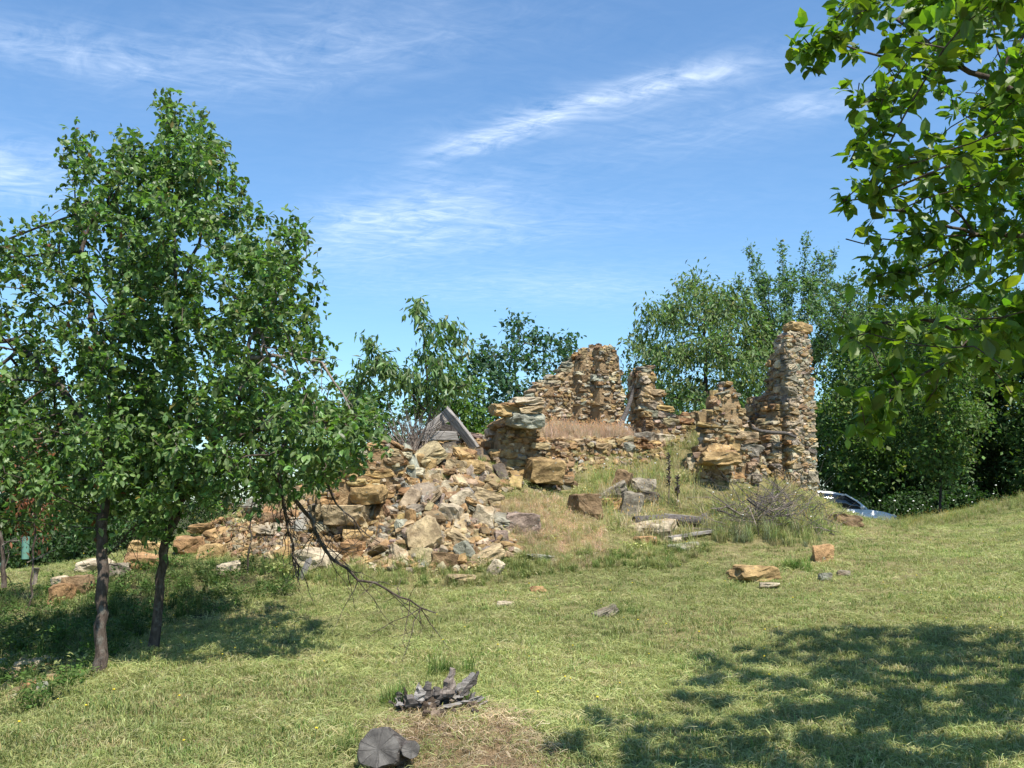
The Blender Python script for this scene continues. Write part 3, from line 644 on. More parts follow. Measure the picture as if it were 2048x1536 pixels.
LS = [
 (1512,1158,80,30,'ochre','long ochre slab lying alone in the mown grass, catching the sun',.08,3),
 (1541,1174,34,9,'cream','thin pale flat stone just in front of the lone ochre slab',0,5),
 (1648,1122,42,36,'rust','rounded reddish brown boulder in the grass below the brush pile',0,7),
 (1690,1155,26,16,'grey','small grey stone in the grass right of the lone ochre slab',0,2),
 (1652,1160,22,15,'greygreen','small mossy stone between the ochre slab and the other grey stone',0,4),
 (1692,1052,58,24,'brown','dark two-toned flat boulder in front of the car',.1,9),
 (1308,1068,82,32,'cream','broad pale slab at the left end of the fallen log',.06,11),
 (1172,1035,52,56,'brown','large brown boulder at the left foot of the grassy bank',0,13),
 (1222,1000,66,26,'grey','long grey boulder leaning in the tumbled group on the bank',-.5,8),
 (1244,985,30,50,'brown','upright brown block at the top of the tumbled group on the bank',.3,14),
 (1283,985,48,34,'grey','rounded grey stone at the right of the tumbled group on the bank',.1,16),
 (1262,1030,40,52,'grey','upright grey block at the foot of the tumbled group on the bank',.2,17),
 (1232,1018,44,24,'rust','rust coloured stone tucked inside the tumbled group on the bank',0,18),
 (1294,1002,40,20,'darkgrey','dark stone right of the upright block on the bank',0,19),
 (1046,1066,60,44,'purple','purple-brown angular boulder standing alone in the tan dry grass',.1,20),
 (1372,1102,60,18,'greygreen','flat mossy stone sunk in the grass below the plank',.05,21),
 (1345,1085,40,14,'cream','small pale stone sunk in grass left of the plank',.0,22),
 (1293,1090,36,20,'rust','pinkish stone in the grass under the broad pale slab',.0,23),
 (922,1166,56,18,'tan','low flat tan stone sunk in the grass below the rubble heap',.05,24),
 (992,1150,22,34,'cream','small upright pale stone at the foot of the rubble heap',.5,25),
 (1012,1214,30,12,'cream','small pale stone alone in the lawn below the rubble heap',.05,1),
 (1212,1234,48,18,'grey','grey slab half buried in the lawn beside a tuft',-.35,0),
 (1080,1122,56,14,'greygreen','flat grey-green stone sunk at the foot of the dry grass slope',.05,6),
 (632,1140,78,46,'cream','big pale slab under the drooping dead branch',.1,10),
 (1075,1185,30,14,'rust','small rusty stone sunk in the lawn below the dry slope',.0,12),
 (848,1098,70,70,'tan','big square tan slab tilted in the middle of the rubble heap',-.35,3),
 (822,962,30,88,'greygreen','narrow blue-grey slab leaning down the top of the rubble heap',-.42,5),
 (737,1000,70,40,'ochre','square orange block set near the top of the coursed wall stub',0,15),
 (690,1045,84,44,'tan','long block with a pale end jutting from the coursed wall stub',0,8),
 (862,1000,34,46,'tan','rounded sandy block beside the blue-grey leaning slab',.1,7),
 (850,945,44,44,'ochre','rough sandy boulder near the top of the rubble heap',.2,14),
 (912,945,46,32,'tan','tan block below the timber frame',.1,9),
 (935,945,62,32,'ochre','rounded ochre boulder with grey lichen top below the timber frame',.0,11),
 (1004,925,80,28,'darkgrey','long dark brown boulder under the pale slab pier',.03,13),
 (1003,888,58,36,'darkgrey','rough dark boulder beside the pier with a rough broken face',.0,16),
 (1088,955,70,44,'ochre','mossy ochre block in the face of the pier',.05,17),
 (925,1015,52,42,'cream','bright cream boulder in the upper right of the rubble heap',-.5,18),
 (970,1005,60,30,'tan','pale pinkish slab at the right edge of the rubble heap',.4,20),
 (968,1050,52,52,'cream','cream angular block at the right edge of the heap above the grass',.3,21),
 (965,1125,90,30,'tan','long flat slab sloping at the foot of the rubble heap',-.45,22),
 (890,1135,56,36,'brown','brown block with pale top at the foot of the heap',.1,23),
 (930,1120,34,48,'greygreen','grey-green upright slab wedged at the foot of the heap',-.5,24),
 (918,1085,60,24,'tan','long tan slab slanting down beside the big square slab',.55,25),
 (1002,1085,36,30,'purple','rounded purplish stone at the lower right of the heap',.0,2),
 (900,1040,50,40,'cream','pale boulder just above the big square slab',.2,4),
 (800,1075,24,46,'greygreen','thin grey-green slab standing left of the big square slab',.15,6),
 (770,1075,34,30,'darkgrey','dark blue-grey wedge left of the big square slab',.2,10),
 (795,1125,34,50,'cream','pale upright slab at the bottom of the heap behind the dead branch',-.3,12),
 (700,1120,44,50,'rust','pinkish block at the bottom left of the heap behind the dead branch',.2,0),
 (715,1085,66,34,'ochre','ochre boulder under the shadowed gap of the wall stub',.0,1),
 (1440,925,72,26,'ochre','jutting flat slab on the left shoulder of the pointed stub',.05,3),
 (1248,905,40,30,'greygreen','grey lichened block at the foot of the leaning pole',.5,5),
 (1290,890,36,30,'grey','grey round-topped block right of the leaning pole foot',.0,7),
 (1330,888,36,24,'cream','pale block with flat top on the bank under the pillar',.0,9),
 (1386,846,26,22,'ochre','squarish ochre block on the low wall right of the pillar',.0,14),
 (1598,662,46,20,'ochre','ochre capstone balanced on top of the tall tower fragment',.1,15)]
for px, py, w_, h_, c_, lb, tl, ix in LS:
    dd = {('ochre', 1598): 20.05, ('greygreen', 822): 16.2, ('ochre', 737): 15.72, ('tan', 690): 15.62, ('ochre', 1440): 18.55, ('darkgrey', 1010): 17.0, ('grey', 1000): 17.05, ('ochre', 1088): 17.15,
          ('ochre', 1388): 21.5, ('tan', 1358): 21.2, ('ochre', 850): 16.5, ('tan', 862): 16.1, ('ochre', 715): 15.5}.get((c_, px))
    big = px in (852,)
    loose(px, py, w_, h_, c_, lb, tl, .45 if px in (822, 848, 800, 795, 930, 1046) else .75, ix, dd, lean=(-.45 if px in (848, 822, 795) else None))
for i, (px, py, w_, h_, c_, lb, tl) in enumerate([
 (1052,803,54,16,'cream','topmost pale slab on the wall pier beside the dry grass',.03), (1058,820,48,14,'tan','sandy slab directly under the topmost one on the wall pier',-.05), (1024,811,34,9,'rust','thin orange slab near the left of the wall pier top',.08),
 (1049,841,62,32,'greygreen','thick blue-grey slab jutting from the wall pier below the pale slabs',.05), (1008,822,44,22,'ochre','pointed ochre slab at the left corner of the wall pier top',.1)]):
    q = P(px, py, 17.3); k = 17.3 / F; o = bpy.data.objects.new('slab', STONES[(4 * i + 3) % 26]); COL.objects.link(o); o.color = (*PAL[c_], 1)
    o.matrix_basis = Matrix.Translation(tuple(q)) @ Euler((.06, tl, .25)).to_matrix().to_4x4() @ Matrix.Diagonal((w_ * k, .55, h_ * k, 1)); tag(o, lb, 'stone slab', 'slabs topping the wall pier')
# the heap itself: stones thrown down in layers
def scatter_heap(poly, n, smin, smax, pal, where, seed, group, layers=1.0):
    made = []
    r = random.Random(seed); q = np.random.default_rng(seed); lo = np.min(poly, 0); hi = np.max(poly, 0); pts = q.uniform(lo, hi, (n * 8, 2)); pts = pts[inpoly(pts, poly)][:n]
    W3, ok = hits(pts); out = []
    for (x, y, z), k_, pp in zip(W3, ok, pts):
        if not k_: continue
        s = smin + (smax - smin) * r.random() ** 2.2; c, col = pick_col(r, pal); asp = r.uniform(.2, .62)
        nrm = Vector((gz(x - .25, y) - gz(x + .25, y), gz(x, y - .25) - gz(x, y + .25), .5)).normalized()
        X = nrm.orthogonal(); X.rotate(Matrix.Rotation(r.uniform(0, 6.28), 3, nrm)); Y = nrm.cross(X)
        M = xf((x, y, z + s * asp * .15 + r.uniform(0, .10) * layers), X, Y, nrm, (s, s * r.uniform(.55, .95), s * asp), (r.gauss(0, .35), r.gauss(0, .35), 0))
        shape = 'flat' if asp < .34 else ('blocky' if asp < .48 else 'thick'); size = 'small' if s < smin + .3 * (smax - smin) else ('medium' if s < smin + .62 * (smax - smin) else 'large')
        px, py = pp; part = where(px, py)
        o = stone_obj(None, M, col, r.randrange(26)); tag(o, f'{size} {shape} {NAMES[c]} stone {part}', 'stone', group); made.append((px, py, o))
    by = {}
    for px, py, o in made: by.setdefault(o['label'], []).append((px, py, o))
    for lab, v in by.items():                      # look-alikes side by side: say which of the two or three it is
        if len(v) == 1: continue
        xs_ = max(a[0] for a in v) - min(a[0] for a in v); ys_ = max(a[1] for a in v) - min(a[1] for a in v)
        if len(v) == 2: v.sort(key=lambda a: a[0] if xs_ >= ys_ else a[1]); ws = ('leftmost', 'rightmost') if xs_ >= ys_ else ('upper', 'lower')
        elif len(v) == 3: v.sort(key=lambda a: a[0]); ws = ('leftmost', 'middle', 'rightmost')
        else: continue
        for w_, (a, b, o) in zip(ws, v): o['label'] = w_ + ' ' + lab
MARKS = [(846,1066,'the big square tan slab'), (822,950,'the leaning blue-grey slab'), (737,985,'the square orange block'), (690,1031,'the long pale-ended block'), (895,880,'the timber frame'), (968,1030,'the cream angular block'),
 (1010,990,'the tan dry slope'), (660,1110,'the pale slab'), (900,1030,'the pale cream boulder'), (920,1120,'the grey-green wedged slab'), (770,1065,'the dark wedge stone'), (795,1105,'the upright pale slab'), (700,1100,'the pinkish block'),
 (850,930,'the rough sandy boulder'), (940,930,'the lichen-topped boulder'), (925,1000,'the bright cream boulder'), (1000,1070,'the rounded purplish stone'), (862,985,'the rounded sandy block')]
def w_heap(px, py):
    m_ = min(MARKS, key=lambda q: (q[0] - px) ** 2 + (q[1] - py) ** 2); dx, dy = px - m_[0], py - m_[1]
    if dx * dx + dy * dy < 81: return 'touching ' + m_[2]
    v = 'above' if dy < 0 else 'below'; h = 'left' if dx < 0 else 'right'
    if abs(dx) > 2.2 * abs(dy): return f'{h} of {m_[2]}'
    if abs(dy) > 2.2 * abs(dx): return f'{v} {m_[2]}'
    return f'{v} and {h} of {m_[2]}'
def w_heap_old(px, py):
    v = 'high on' if py < 1000 else ('halfway down' if py < 1065 else 'at the foot of')
    h = 'left part' if px < 760 else ('middle' if px < 890 else 'right part')
    return f'{v} the {h} of the rubble heap'
scatter_heap([(650,1010),(700,985),(790,960),(850,948),(930,925),(975,960),(1005,1010),(1000,1070),(1025,1110),(930,1140),(850,1125),(720,1135),(640,1100)], 205, .07, .28, {'tan': 6, 'ochre': 3, 'cream': 3, 'grey': 4, 'brown': 5, 'rust': 1.5, 'purple': 2, 'greygreen': 1}, w_heap, 21, 'stones of the rubble heap')
scatter_heap([(380,1080),(450,1020),(540,985),(640,975),(650,1100),(600,1120),(500,1105),(420,1110)], 24, .10, .32, WARM | {'cream': 3, 'rust': 3, 'brown': 4}, lambda px, py: ('low' if py > 1060 else 'high') + ' in the rubble ' + ('beside the bent trunk' if px < 500 else 'behind the dead branches'), 22, 'stones under the tree')
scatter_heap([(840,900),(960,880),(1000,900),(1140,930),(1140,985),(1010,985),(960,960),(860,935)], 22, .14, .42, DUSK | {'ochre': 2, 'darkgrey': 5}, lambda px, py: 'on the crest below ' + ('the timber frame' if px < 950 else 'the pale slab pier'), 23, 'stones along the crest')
def stuff_stones(name, label, poly, n, smin, smax, pal, seed):
    r = random.Random(seed); q = np.random.default_rng(seed); lo = np.min(poly, 0); hi = np.max(poly, 0); pts = q.uniform(lo, hi, (n * 6, 2)); pts = pts[inpoly(pts, poly)][:n]; W3, ok = hits(pts); it = []
    for (x, y, z), k_ in zip(W3, ok):
        if not k_: continue
        s = r.uniform(smin, smax); c, col = pick_col(r, pal); a = r.uniform(0, 6.28); X = Vector((math.cos(a), math.sin(a), 0))
        it.append((xf((x, y, z + s * .1), X, Vector((0, 0, 1)).cross(X), Vector((0, 0, 1)), (s, s * .8, s * r.uniform(.4, .8)), (r.gauss(0, .4), r.gauss(0, .4), 0)), col, r.randrange(10)))
    o = joined_stones(name, it, None, CHIPS); tag(o, label, 'rubble', None, 'stuff')
stuff_stones('rubble', 'small broken stone chips and clay lumps filling the rubble heap', [(380,1090),(460,1020),(640,960),(760,930),(930,890),(1000,960),(1010,1060),(1040,1105),(930,1145),(720,1140),(600,1125),(480,1115)], 2300, .04, .15, WARM | {'cream': 3, 'brown': 4, 'grey': 3}, 31)
stuff_stones('rubble', 'small stones and clay crumbs along the edge of the ruin platform', [(1060,875),(1340,880),(1400,870),(1340,915),(1240,945),(1160,945),(1110,990),(1000,985)], 420, .04, .14, WARM, 32)
stuff_stones('rubble', 'pale stone scraps at the bottom left corner among weeds', [(-60,1320),(110,1300),(160,1340),(60,1400),(-60,1410)], 90, .04, .15, PALE, 33)
for i, (px, py, w_, h_, c_, lb) in enumerate([
 (60,1345,60,28,'cream','pale stone among the weeds at the bottom left corner'), (28,1362,44,22,'tan','tan stone at the very left edge among weeds'), (95,1372,50,16,'ochre','flat yellowish stone in front of the weeds left of the straight trunk'),
 (150,1190,50,46,'brown','shaded brown stone in the bank behind the straight trunk'), (122,1205,40,40,'rust','reddish stone in the bank left of the straight trunk'), (185,1140,60,22,'cream','pale flat stone on the terrace just left of the straight trunk'),
 (285,1135,70,28,'rust','long rusty slab between the two trunks'), (290,1105,60,26,'ochre','ochre block behind the two trunks'), (120,1178,36,26,'cream','small pale stone on the edge of the left bank'), (232,1150,46,26,'grey','grey stone just right of the straight trunk'),
 (375,1108,54,40,'rust','orange block right of the bent trunk'), (420,1118,46,34,'ochre','ochre block in the rubble right of the bent trunk'), (455,1150,40,26,'cream','pale rounded stone in the shade right of the bent trunk')]):
    loose(px, py, w_, h_, c_, lb, None, .7, (i * 5) % 26)
# ---------------------------------------------------------------- trees
def near_split(arrs, nkeep, vis=None):
    c = arrs[0]; d = np.linalg.norm(c - np.array([0, 0, CZ]), axis=1)
    if vis is not None: d = d + np.where(vis(c), 0, 1000)
    o = np.argsort(d); return o[:nkeep], o[nkeep:]
def seen(c):
    f = c[:, 1] * math.cos(PITCH) + (c[:, 2] - CZ) * math.sin(PITCH); u = -c[:, 1] * math.sin(PITCH) + (c[:, 2] - CZ) * math.cos(PITCH)
    return (f > .1) & (np.abs(c[:, 0] / np.maximum(f, .1)) < .51) & (np.abs(u / np.maximum(f, .1)) < .382)
def foliage(root, name, arrs, tmpl, mat, parts=0, kind=True):
    c, dr, nm, ln, wd, col = arrs; off = np.array(root.location)
    if parts:
        a, b = near_split(arrs, parts, seen); meshes = []
        k = len(tmpl[0])
        for v in range(8):
            i = a[v % len(a)]; V, l, tt = leaf_geo(np.zeros((1, 3)), np.array([[1., 0, 0]]), np.array([[0, 0, 1.]]), np.ones(1), wd[i:i + 1], tmpl)
            meshes.append(mesh_np('leaf', V, l, tt, np.tile(col[a[(v * 17) % len(a)]], (k, 1)), False, mat))
        for q, i in enumerate(a):
            X = Vector(dr[i]).normalized(); Nn = Vector(nm[i]); Nn = (Nn - Nn.dot(X) * X).normalized(); Y = Nn.cross(X); R = Matrix((X, Y, Nn)).transposed().to_4x4()
            o = bpy.data.objects.new('leaf', meshes[q % 8]); COL.objects.link(o); o.parent = root
            o.matrix_basis = Matrix.Translation(Vector(c[i] - off)) @ R @ Matrix.Diagonal((ln[i], ln[i], ln[i], 1))
        arrs = [x[b] for x in arrs]; c, dr, nm, ln, wd, col = arrs
    V, l, tt = leaf_geo(c, dr, nm, ln, wd, tmpl); o = link(name, mesh_np(name, V - off, l, tt, np.repeat(col, len(tmpl[0]), 0), False, mat), root)
    if parts: o['kind'] = 'stuff'
    return o
def cat_arrs(*a): return [np.concatenate(x) for x in zip(*a)]
def build_tree(name, label, base, starts, attr, step, kill, leaves, tmpl, mat, bark, r_tip, seed, cat='tree', group=None, parts=0, sides=6, bias=(0, 0, .0), rscale=1.0, expo=2.3, extra=None, trunk_r=None):
    PP, par = grow(starts, attr, step, kill, 150, seed, bias); rad, kids, tips, chains = skeleton(PP, par, r_tip, expo, None, rscale)
    if trunk_r is not None:                      # keep the trunk a trunk
        rad = np.minimum(rad, trunk_r)
    hb = PP[:, 2] - base[2]; rr0 = np.hypot(PP[:, 0] - base[0], PP[:, 1] - base[1]); rad = rad * (1 + .7 * np.exp(-np.maximum(hb, 0) / .14) * (rr0 < .5))   # root flare
    root = empty(name, base); tag(root, label, cat, group); r = np.random.default_rng(seed + 1)
    ps, rs_ = chain_geo(PP, rad, chains); big = [i for i, q in enumerate(chains) if par[q[0]] < 0 or q[0] < 0]
    th = max(rad.max() * .33, r_tip * 2.5)
    main = [i for i in range(len(chains)) if rs_[i].max() > th]; rest = [i for i in range(len(chains)) if i not in set(main)]
    if not main: main, rest = [0], list(range(1, len(chains)))
    tr = tube_obj('trunk', [ps[i] for i in main], [rs_[i] for i in main], bark, root, max(sides, 8))
    if rest: tube_obj('branches', [ps[i] for i in rest], [rs_[i] for i in rest], bark, root, sides)['kind'] = 'stuff'
    arrs = leaf_set(PP, par, tips, r=r, **leaves)
    if extra: arrs = cat_arrs(arrs, *extra(PP, par, tips, r))
    foliage(root, 'crown', arrs, tmpl, mat, parts); return root, PP, par
H = lambda px, py: hit(px, py)
def T3(*pts): return [P(*p) for p in pts]

# left pair of plum trees
b1 = H(200, 1346); b2 = H(308, 1302); b1[2] -= .08; b2[2] -= .08
POLY1 = [(-420,560),(-200,470),(0,458),(60,440),(108,425),(104,382),(150,350),(132,285),(152,262),(235,292),(260,252),(300,300),(330,420),(320,700),(300,960),(250,1055),(190,1035),(110,1000),(0,960),(-250,1000),(-420,860)]
POLY2 = [(250,300),(318,310),(326,192),(345,182),(372,225),(404,232),(462,290),(440,325),(492,365),(532,440),(600,452),(646,482),(632,575),(640,640),(654,712),(690,770),(752,800),(786,850),(742,905),(700,950),(640,985),(560,1000),(470,1000),(400,985),(330,1000),(270,960),(240,700)]
HOLE2 = [(505,700),(560,690),(620,720),(690,785),(640,800),(560,770)]; HOLE1 = [[(180,560),(250,540),(260,620),(190,640)]]
a1 = crown_points(POLY1, 10.2, 1.5, 1300, 41, HOLE1); a2 = crown_points(POLY2, 10.3, 1.7, 1250, 42, [HOLE2])
low = [(-350,780),(-200,760),(-60,760),(120,790),(300,800),(480,790),(650,770),(750,800),(786,850),(742,905),(700,950),(640,995),(540,1030),(430,1020),(330,1030),(250,1070),(180,1050),(60,1050),(-60,1075),(-350,1030)]
a3 = crown_points(low, 9.3, .8, 800, 43, (), 70); a1 = np.concatenate([a1, a3[a3[:, 0] / a3[:, 1] < -.38]]); a2 = np.concatenate([a2, a3[a3[:, 0] / a3[:, 1] >= -.38]])
t1 = [([b1] + T3((204,1200,9.25),(206,1030,9.4),(212,900,9.6),(228,760,9.9),(250,600,10.1)), None), (T3((212,900,9.6),(120,780,9.8),(30,680,10.1)), 1), (T3((228,760,9.9),(180,620,10.3),(165,480,10.4),(150,380,10.4),(146,275,10.4)), 1), (T3((165,480,10.4),(225,380,10.5),(262,262,10.5)), 1)]
t2 = [([b2] + T3((318,1180,10.1),(338,1060,10.05),(372,985,10.1),(430,880,10.1),(480,800,10.2)), None), (T3((352,1020,10.05),(362,800,10.3),(352,600,10.4),(345,440,10.4),(340,330,10.4),(337,200,10.4)), 1), (T3((345,440,10.4),(385,320,10.5),(400,245,10.5)), 1), (T3((352,600,10.4),(420,420,10.6),(450,300,10.7)), 1),
      (T3((480,800,10.2),(512,690,10.3),(545,600,10.4)), 1), (T3((372,985,10.1),(300,860,10.5),(270,760,10.6)), 1), (T3((430,880,10.1),(560,850,9.6),(680,840,9.4)), 1)]
LG = (.108, .172, .052)
build_tree('plum_tree', 'straight-trunked plum tree, leftmost of the pair leaning over the rubble', b1, t1, a1, .13, .2, dict(count=33000, tuft=4, spread=.08, ln=.070, col=LG, wd=1.0, var=.38, yellow=.012, ycol=(.17, .07, .03)), LEAF_NEAR, M_LEAF, M_BARK, .0042, 51, 'tree', 'plum trees on the left', 300, 6, rscale=.95, trunk_r=.085)
root2, PP2, par2 = build_tree('plum_tree', 'plum tree with a bent trunk and a bare branch hanging over the lawn', b2, t2, a2, .13, .2, dict(count=36000, tuft=4, spread=.08, ln=.070, col=LG, wd=1.0, var=.38, yellow=.012, ycol=(.22, .18, .04)), LEAF_NEAR, M_LEAF, M_BARK, .0042, 52, 'tree', 'plum trees on the left', 300, 6, rscale=.95, trunk_r=.085)
def twiggy(path, r0, r1, n, ln, seed, droop=.3, sub=2):
    """a bare limb with twigs"""
    r = np.random.default_rng(seed); p = resample(path, .12); p[1:-1] += r.normal(0, .012, (len(p) - 2, 3)); ps = [p]; rr = [np.linspace(r0, r1, len(p))]
    for i in range(n):
        k = r.integers(2, len(p)); d = (p[min(k, len(p) - 1)] - p[k - 1]); d /= np.linalg.norm(d); q = d * .6 + r.normal(0, .7, 3) - np.array([0, 0, droop]); q /= np.linalg.norm(q); l_ = ln * r.uniform(.3, 1.2)
        m_ = 5; tw = np.array([p[k - 1] + q * l_ * t_ + np.array([0, 0, -.12 * l_ * droop]) * t_ * t_ * 2 + r.normal(0, .012, 3) * (t_ > 0) for t_ in np.linspace(0, 1, m_)]); ps.append(tw); rr.append(np.linspace(max(.004, r1 * .8), .0018, m_))
        for s in range(sub):
            k2 = r.integers(1, m_); q2 = q + r.normal(0, .7, 3); q2 /= np.linalg.norm(q2); l2 = l_ * r.uniform(.2, .5); ps.append(np.array([tw[k2], tw[k2] + q2 * l2 * .5 + r.normal(0, .01, 3), tw[k2] + q2 * l2])); rr.append(np.array([.003, .0022, .0015]))
    return ps, rr
for nm, path, r0, r1, n_, l_, mt in [
  ('dead_branch', T3((520,900,10.0),(580,985,9.9),(622,1040,9.9),(650,1100,9.9),(692,1140,9.9),(745,1168,9.9),(800,1186,9.95),(840,1212,10),(872,1226,10)), .030, .007, 46, .6, M_BARK),
  ('dead_branch', T3((545,920,10.3),(565,1010,10.4),(582,1090,10.4),(596,1160,10.4)), .022, .008, 26, .5, M_BARK),
  ('dead_branch', T3((640,930,10.1),(672,1010,10.2),(720,1050,10.3),(760,1085,10.3)), .014, .005, 10, .35, M_BARK),
  ('dead_branch', T3((330,1000,10.4),(280,1040,10.5),(235,1090,10.5),(215,1110,10.5)), .014, .005, 22, .4, M_BARK),
  ('bare_limb', T3((430,880,10.1),(470,800,9.9),(505,745,9.8),(500,690,9.8),(515,655,9.8)), .030, .016, 4, .3, M_BARK_PALE),
  ('bare_limb', T3((495,715,9.8),(545,710,9.7),(600,716,9.6),(645,730,9.6),(668,765,9.5),(688,790,9.5),(705,830,9.5)), .022, .008, 12, .4, M_BARK_PALE),
  ('bare_limb', T3((520,655,9.8),(545,730,9.7),(590,750,9.6),(618,790,9.6),(640,830,9.5)), .018, .007, 12, .4, M_BARK_PALE)]:
    ps, rr = twiggy(path, r0, r1, n_, l_, int(r0 * 1e4) + len(path) * 7 + int(abs(path[0][0]) * 100)); tube_obj(nm, ps, rr, mt, root2, 6)

# overhanging tree, right: the trunk stands outside the frame, the crown reaches in
RB = np.array([4.35, 5.9, gz(4.35, 5.9) - .05])
r_ = np.random.default_rng(61)
POLYR = [(1592,92),(1650,26),(1690,-40),(1900,-160),(2500,-160),(2500,690),(2300,660),(2100,640),(1960,640),(1910,560),(1850,600),(1800,625),(1770,565),(1790,500),(1745,465),(1740,415),(1800,350),(1760,322),(1765,285),(1810,262),(1760,225),(1775,205),(1700,150)]
POLYR2 = [(1700,660),(1790,600),(1900,610),(2050,640),(2400,640),(2400,880),(2050,800),(1960,800),(1900,850),(1800,890),(1720,890),(1690,830),(1740,770),(1690,720)]
ar1 = crown_points(POLYR, 4.9, 1.5, 430, 62, [[(1790,400),(1910,380),(1920,450),(1800,470)], [(1850,570),(2060,490),(2060,610),(1890,640)], [(1750,230),(1830,290),(1730,310)], [(1930,280),(2010,290),(1990,350),(1920,330)]], 160); ar2 = crown_points(POLYR2, 4.6, .9, 140, 63, (), 120)
u_ = r_.normal(0, 1, (1000, 3)); u_ /= np.linalg.norm(u_, axis=1)[:, None]; el = np.array([4.65, 6.5, 4.3]) + u_ * np.array([2.2, 2.3, 1.7]) * (r_.random((1000, 1)) ** .33)
rx = (el[:, 0] / el[:, 1]); keep = ~((el[:, 0] / np.maximum(el[:, 1], .1) < .46) & (el[:, 2] < CZ + .49 * el[:, 1])); el = el[keep]
ar = np.concatenate([ar1, ar2, el])
tr_ = [([RB, RB + [0, .0, .9], RB + [-.1, .05, 1.7], RB + [-.25, 0, 2.6], RB + [-.5, .1, 3.6]], None), ([RB + [-.05, .03, 1.35], np.array(P(2120,620,4.9)), np.array(P(1960,668,4.8)), np.array(P(1880,730,4.7))], 1),
       ([RB + [-.1, .05, 1.7], np.array(P(2100,480,5.0)), np.array(P(1950,470,5.0))], 1), ([RB + [-.25, 0, 2.6], np.array(P(2080,210,5.0)), np.array(P(1900,120,5.0))], 1),
       (T3((1900,120,5.0),(1760,110,4.9),(1680,85,4.85),(1602,98,4.8)), 1), (T3((1900,120,5.0),(1790,40,5.2),(1690,20,5.3)), 1), (T3((1900,120,5.0),(1800,180,5.1),(1712,212,5.2)), 1), (T3((1950,470,5.0),(1830,330,4.8),(1760,300,4.7),(1700,322,4.6)), 1), (T3((1950,470,5.0),(1820,430,4.6),(1740,405,4.4),(1686,402,4.3)), 1), (T3((1950,470,5.0),(1800,490,4.7),(1692,478,4.5)), 1), (T3((1950,470,5.0),(1830,540,5.0),(1722,562,5.0)), 1),
       (T3((1960,668,4.8),(1850,640,4.5),(1760,650,4.4),(1700,676,4.3)), 1), (T3((1880,730,4.7),(1800,790,4.5),(1730,850,4.4)), 1)]
build_tree('overhanging_tree', 'broad-leaved tree reaching into the frame from the upper right corner', RB, tr_, ar, .12, .2,
           dict(count=46000, wfun=lambda c: np.where(seen(c), 1.0, 2.6), spread=.042, ln=.078, col=(.092, .155, .024), wd=.95, var=.25, yellow=.03, ycol=(.2, .24, .03), tuft=5, droop=.25), LEAF_NEAR, M_LEAF_NEAR, M_BARK, .0030, 64, 'tree', None, 300, 6, rscale=1.0, trunk_r=.11)

# young walnut behind the timber frame
bw = P(858, 900, 19.0); bw[2] = gz(bw[0], bw[1]) - .1
aw = crown_points([(815,600),(845,585),(870,600),(880,625),(905,640),(945,650),(950,675),(930,720),(960,760),(930,800),(820,800),(740,790),(690,790),(690,745),(730,700),(722,660),(745,655),(760,690),(800,700),(835,680),(812,640)], 19.0, .9, 230, 71, (), 60)
build_tree('young_walnut_tree', 'young walnut tree with long drooping leaves rising behind the timber frame', bw, [([bw] + T3((858,820,19),(850,720,19),(846,630,19)), None), (T3((858,830,19),(800,760,19),(750,700,19)), 1)], aw, .18, .25,
           dict(count=1900, spread=.09, ln=.17, col=(.11, .175, .06), wd=1.2, var=.25, droop=.9), LEAF_LONG, M_LEAF, M_BARK_DARK, .006, 72, sides=5, trunk_r=.05)

def px_tree(name, label, poly, d, hd, n, trunk_px, leaves, seed, step=.3, kill=.42, bark=M_BARK_DARK, tmpl=LEAF_FAR, group=None, holes=(), limbs=(), base_z=None, r_tip=.008, bias=(0, 0, 0), trunk_r=.14, mat=M_LEAF_FAR, cat='tree', extra=None, edge=80):
    at = crown_points(poly, d, hd, n, seed, holes, edge); q = P(trunk_px, 1000, d); b = np.array([q[0], q[1], gz(q[0], q[1]) - .15])
    cx, cz = at[:, 0].mean(), at[:, 2].mean(); topz = np.percentile(at[:, 2], 88); lowz = max(np.percentile(at[:, 2], 8), b[2] + .6)
    ax_ = [b, np.array([b[0] + (cx - b[0]) * .25, b[1] + .05, b[2] + (lowz - b[2]) * .9]), np.array([b[0] + (cx - b[0]) * .7, b[1], (lowz + topz) / 2]), np.array([cx, b[1], topz])]
    return build_tree(name, label, b, [(ax_, None)] + [(T3(*l_), 1) for l_ in limbs], at, step, kill, leaves, tmpl, mat, bark, r_tip, seed + 5, cat, group, 0, 5, bias, trunk_r=trunk_r, extra=extra)[0]
# behind the ruin
px_tree('background_tree', 'blue-green tree standing behind the gable, left of its peak', [(940,690),(985,660),(1000,640),(1050,636),(1080,660),(1082,700),(1100,690),(1120,672),(1150,660),(1165,690),(1150,730),(1160,860),(1040,900),(930,880),(925,760)], 31, 2.2, 420, 1030, dict(count=6500, spread=.16, ln=.17, col=(.062, .115, .058), var=.3, wd=1.1), 81, .32, holes=[[(1085,640),(1110,640),(1108,730),(1085,735)]])
px_tree('background_tree', 'light green drooping-leaved tree filling the gap behind the pillar and pointed stub', [(1245,760),(1250,690),(1290,640),(1310,600),(1350,560),(1380,535),(1420,560),(1465,555),(1500,600),(1540,640),(1580,700),(1590,860),(1500,930),(1300,920),(1240,880)], 27.5, 2.6, 800, 1420, dict(count=21000, spread=.19, ln=.155, col=(.125, .18, .065), var=.32, wd=1.25, droop=.55, yellow=.05, ycol=(.24, .24, .08)), 84, .3, tmpl=LEAF_LONG)
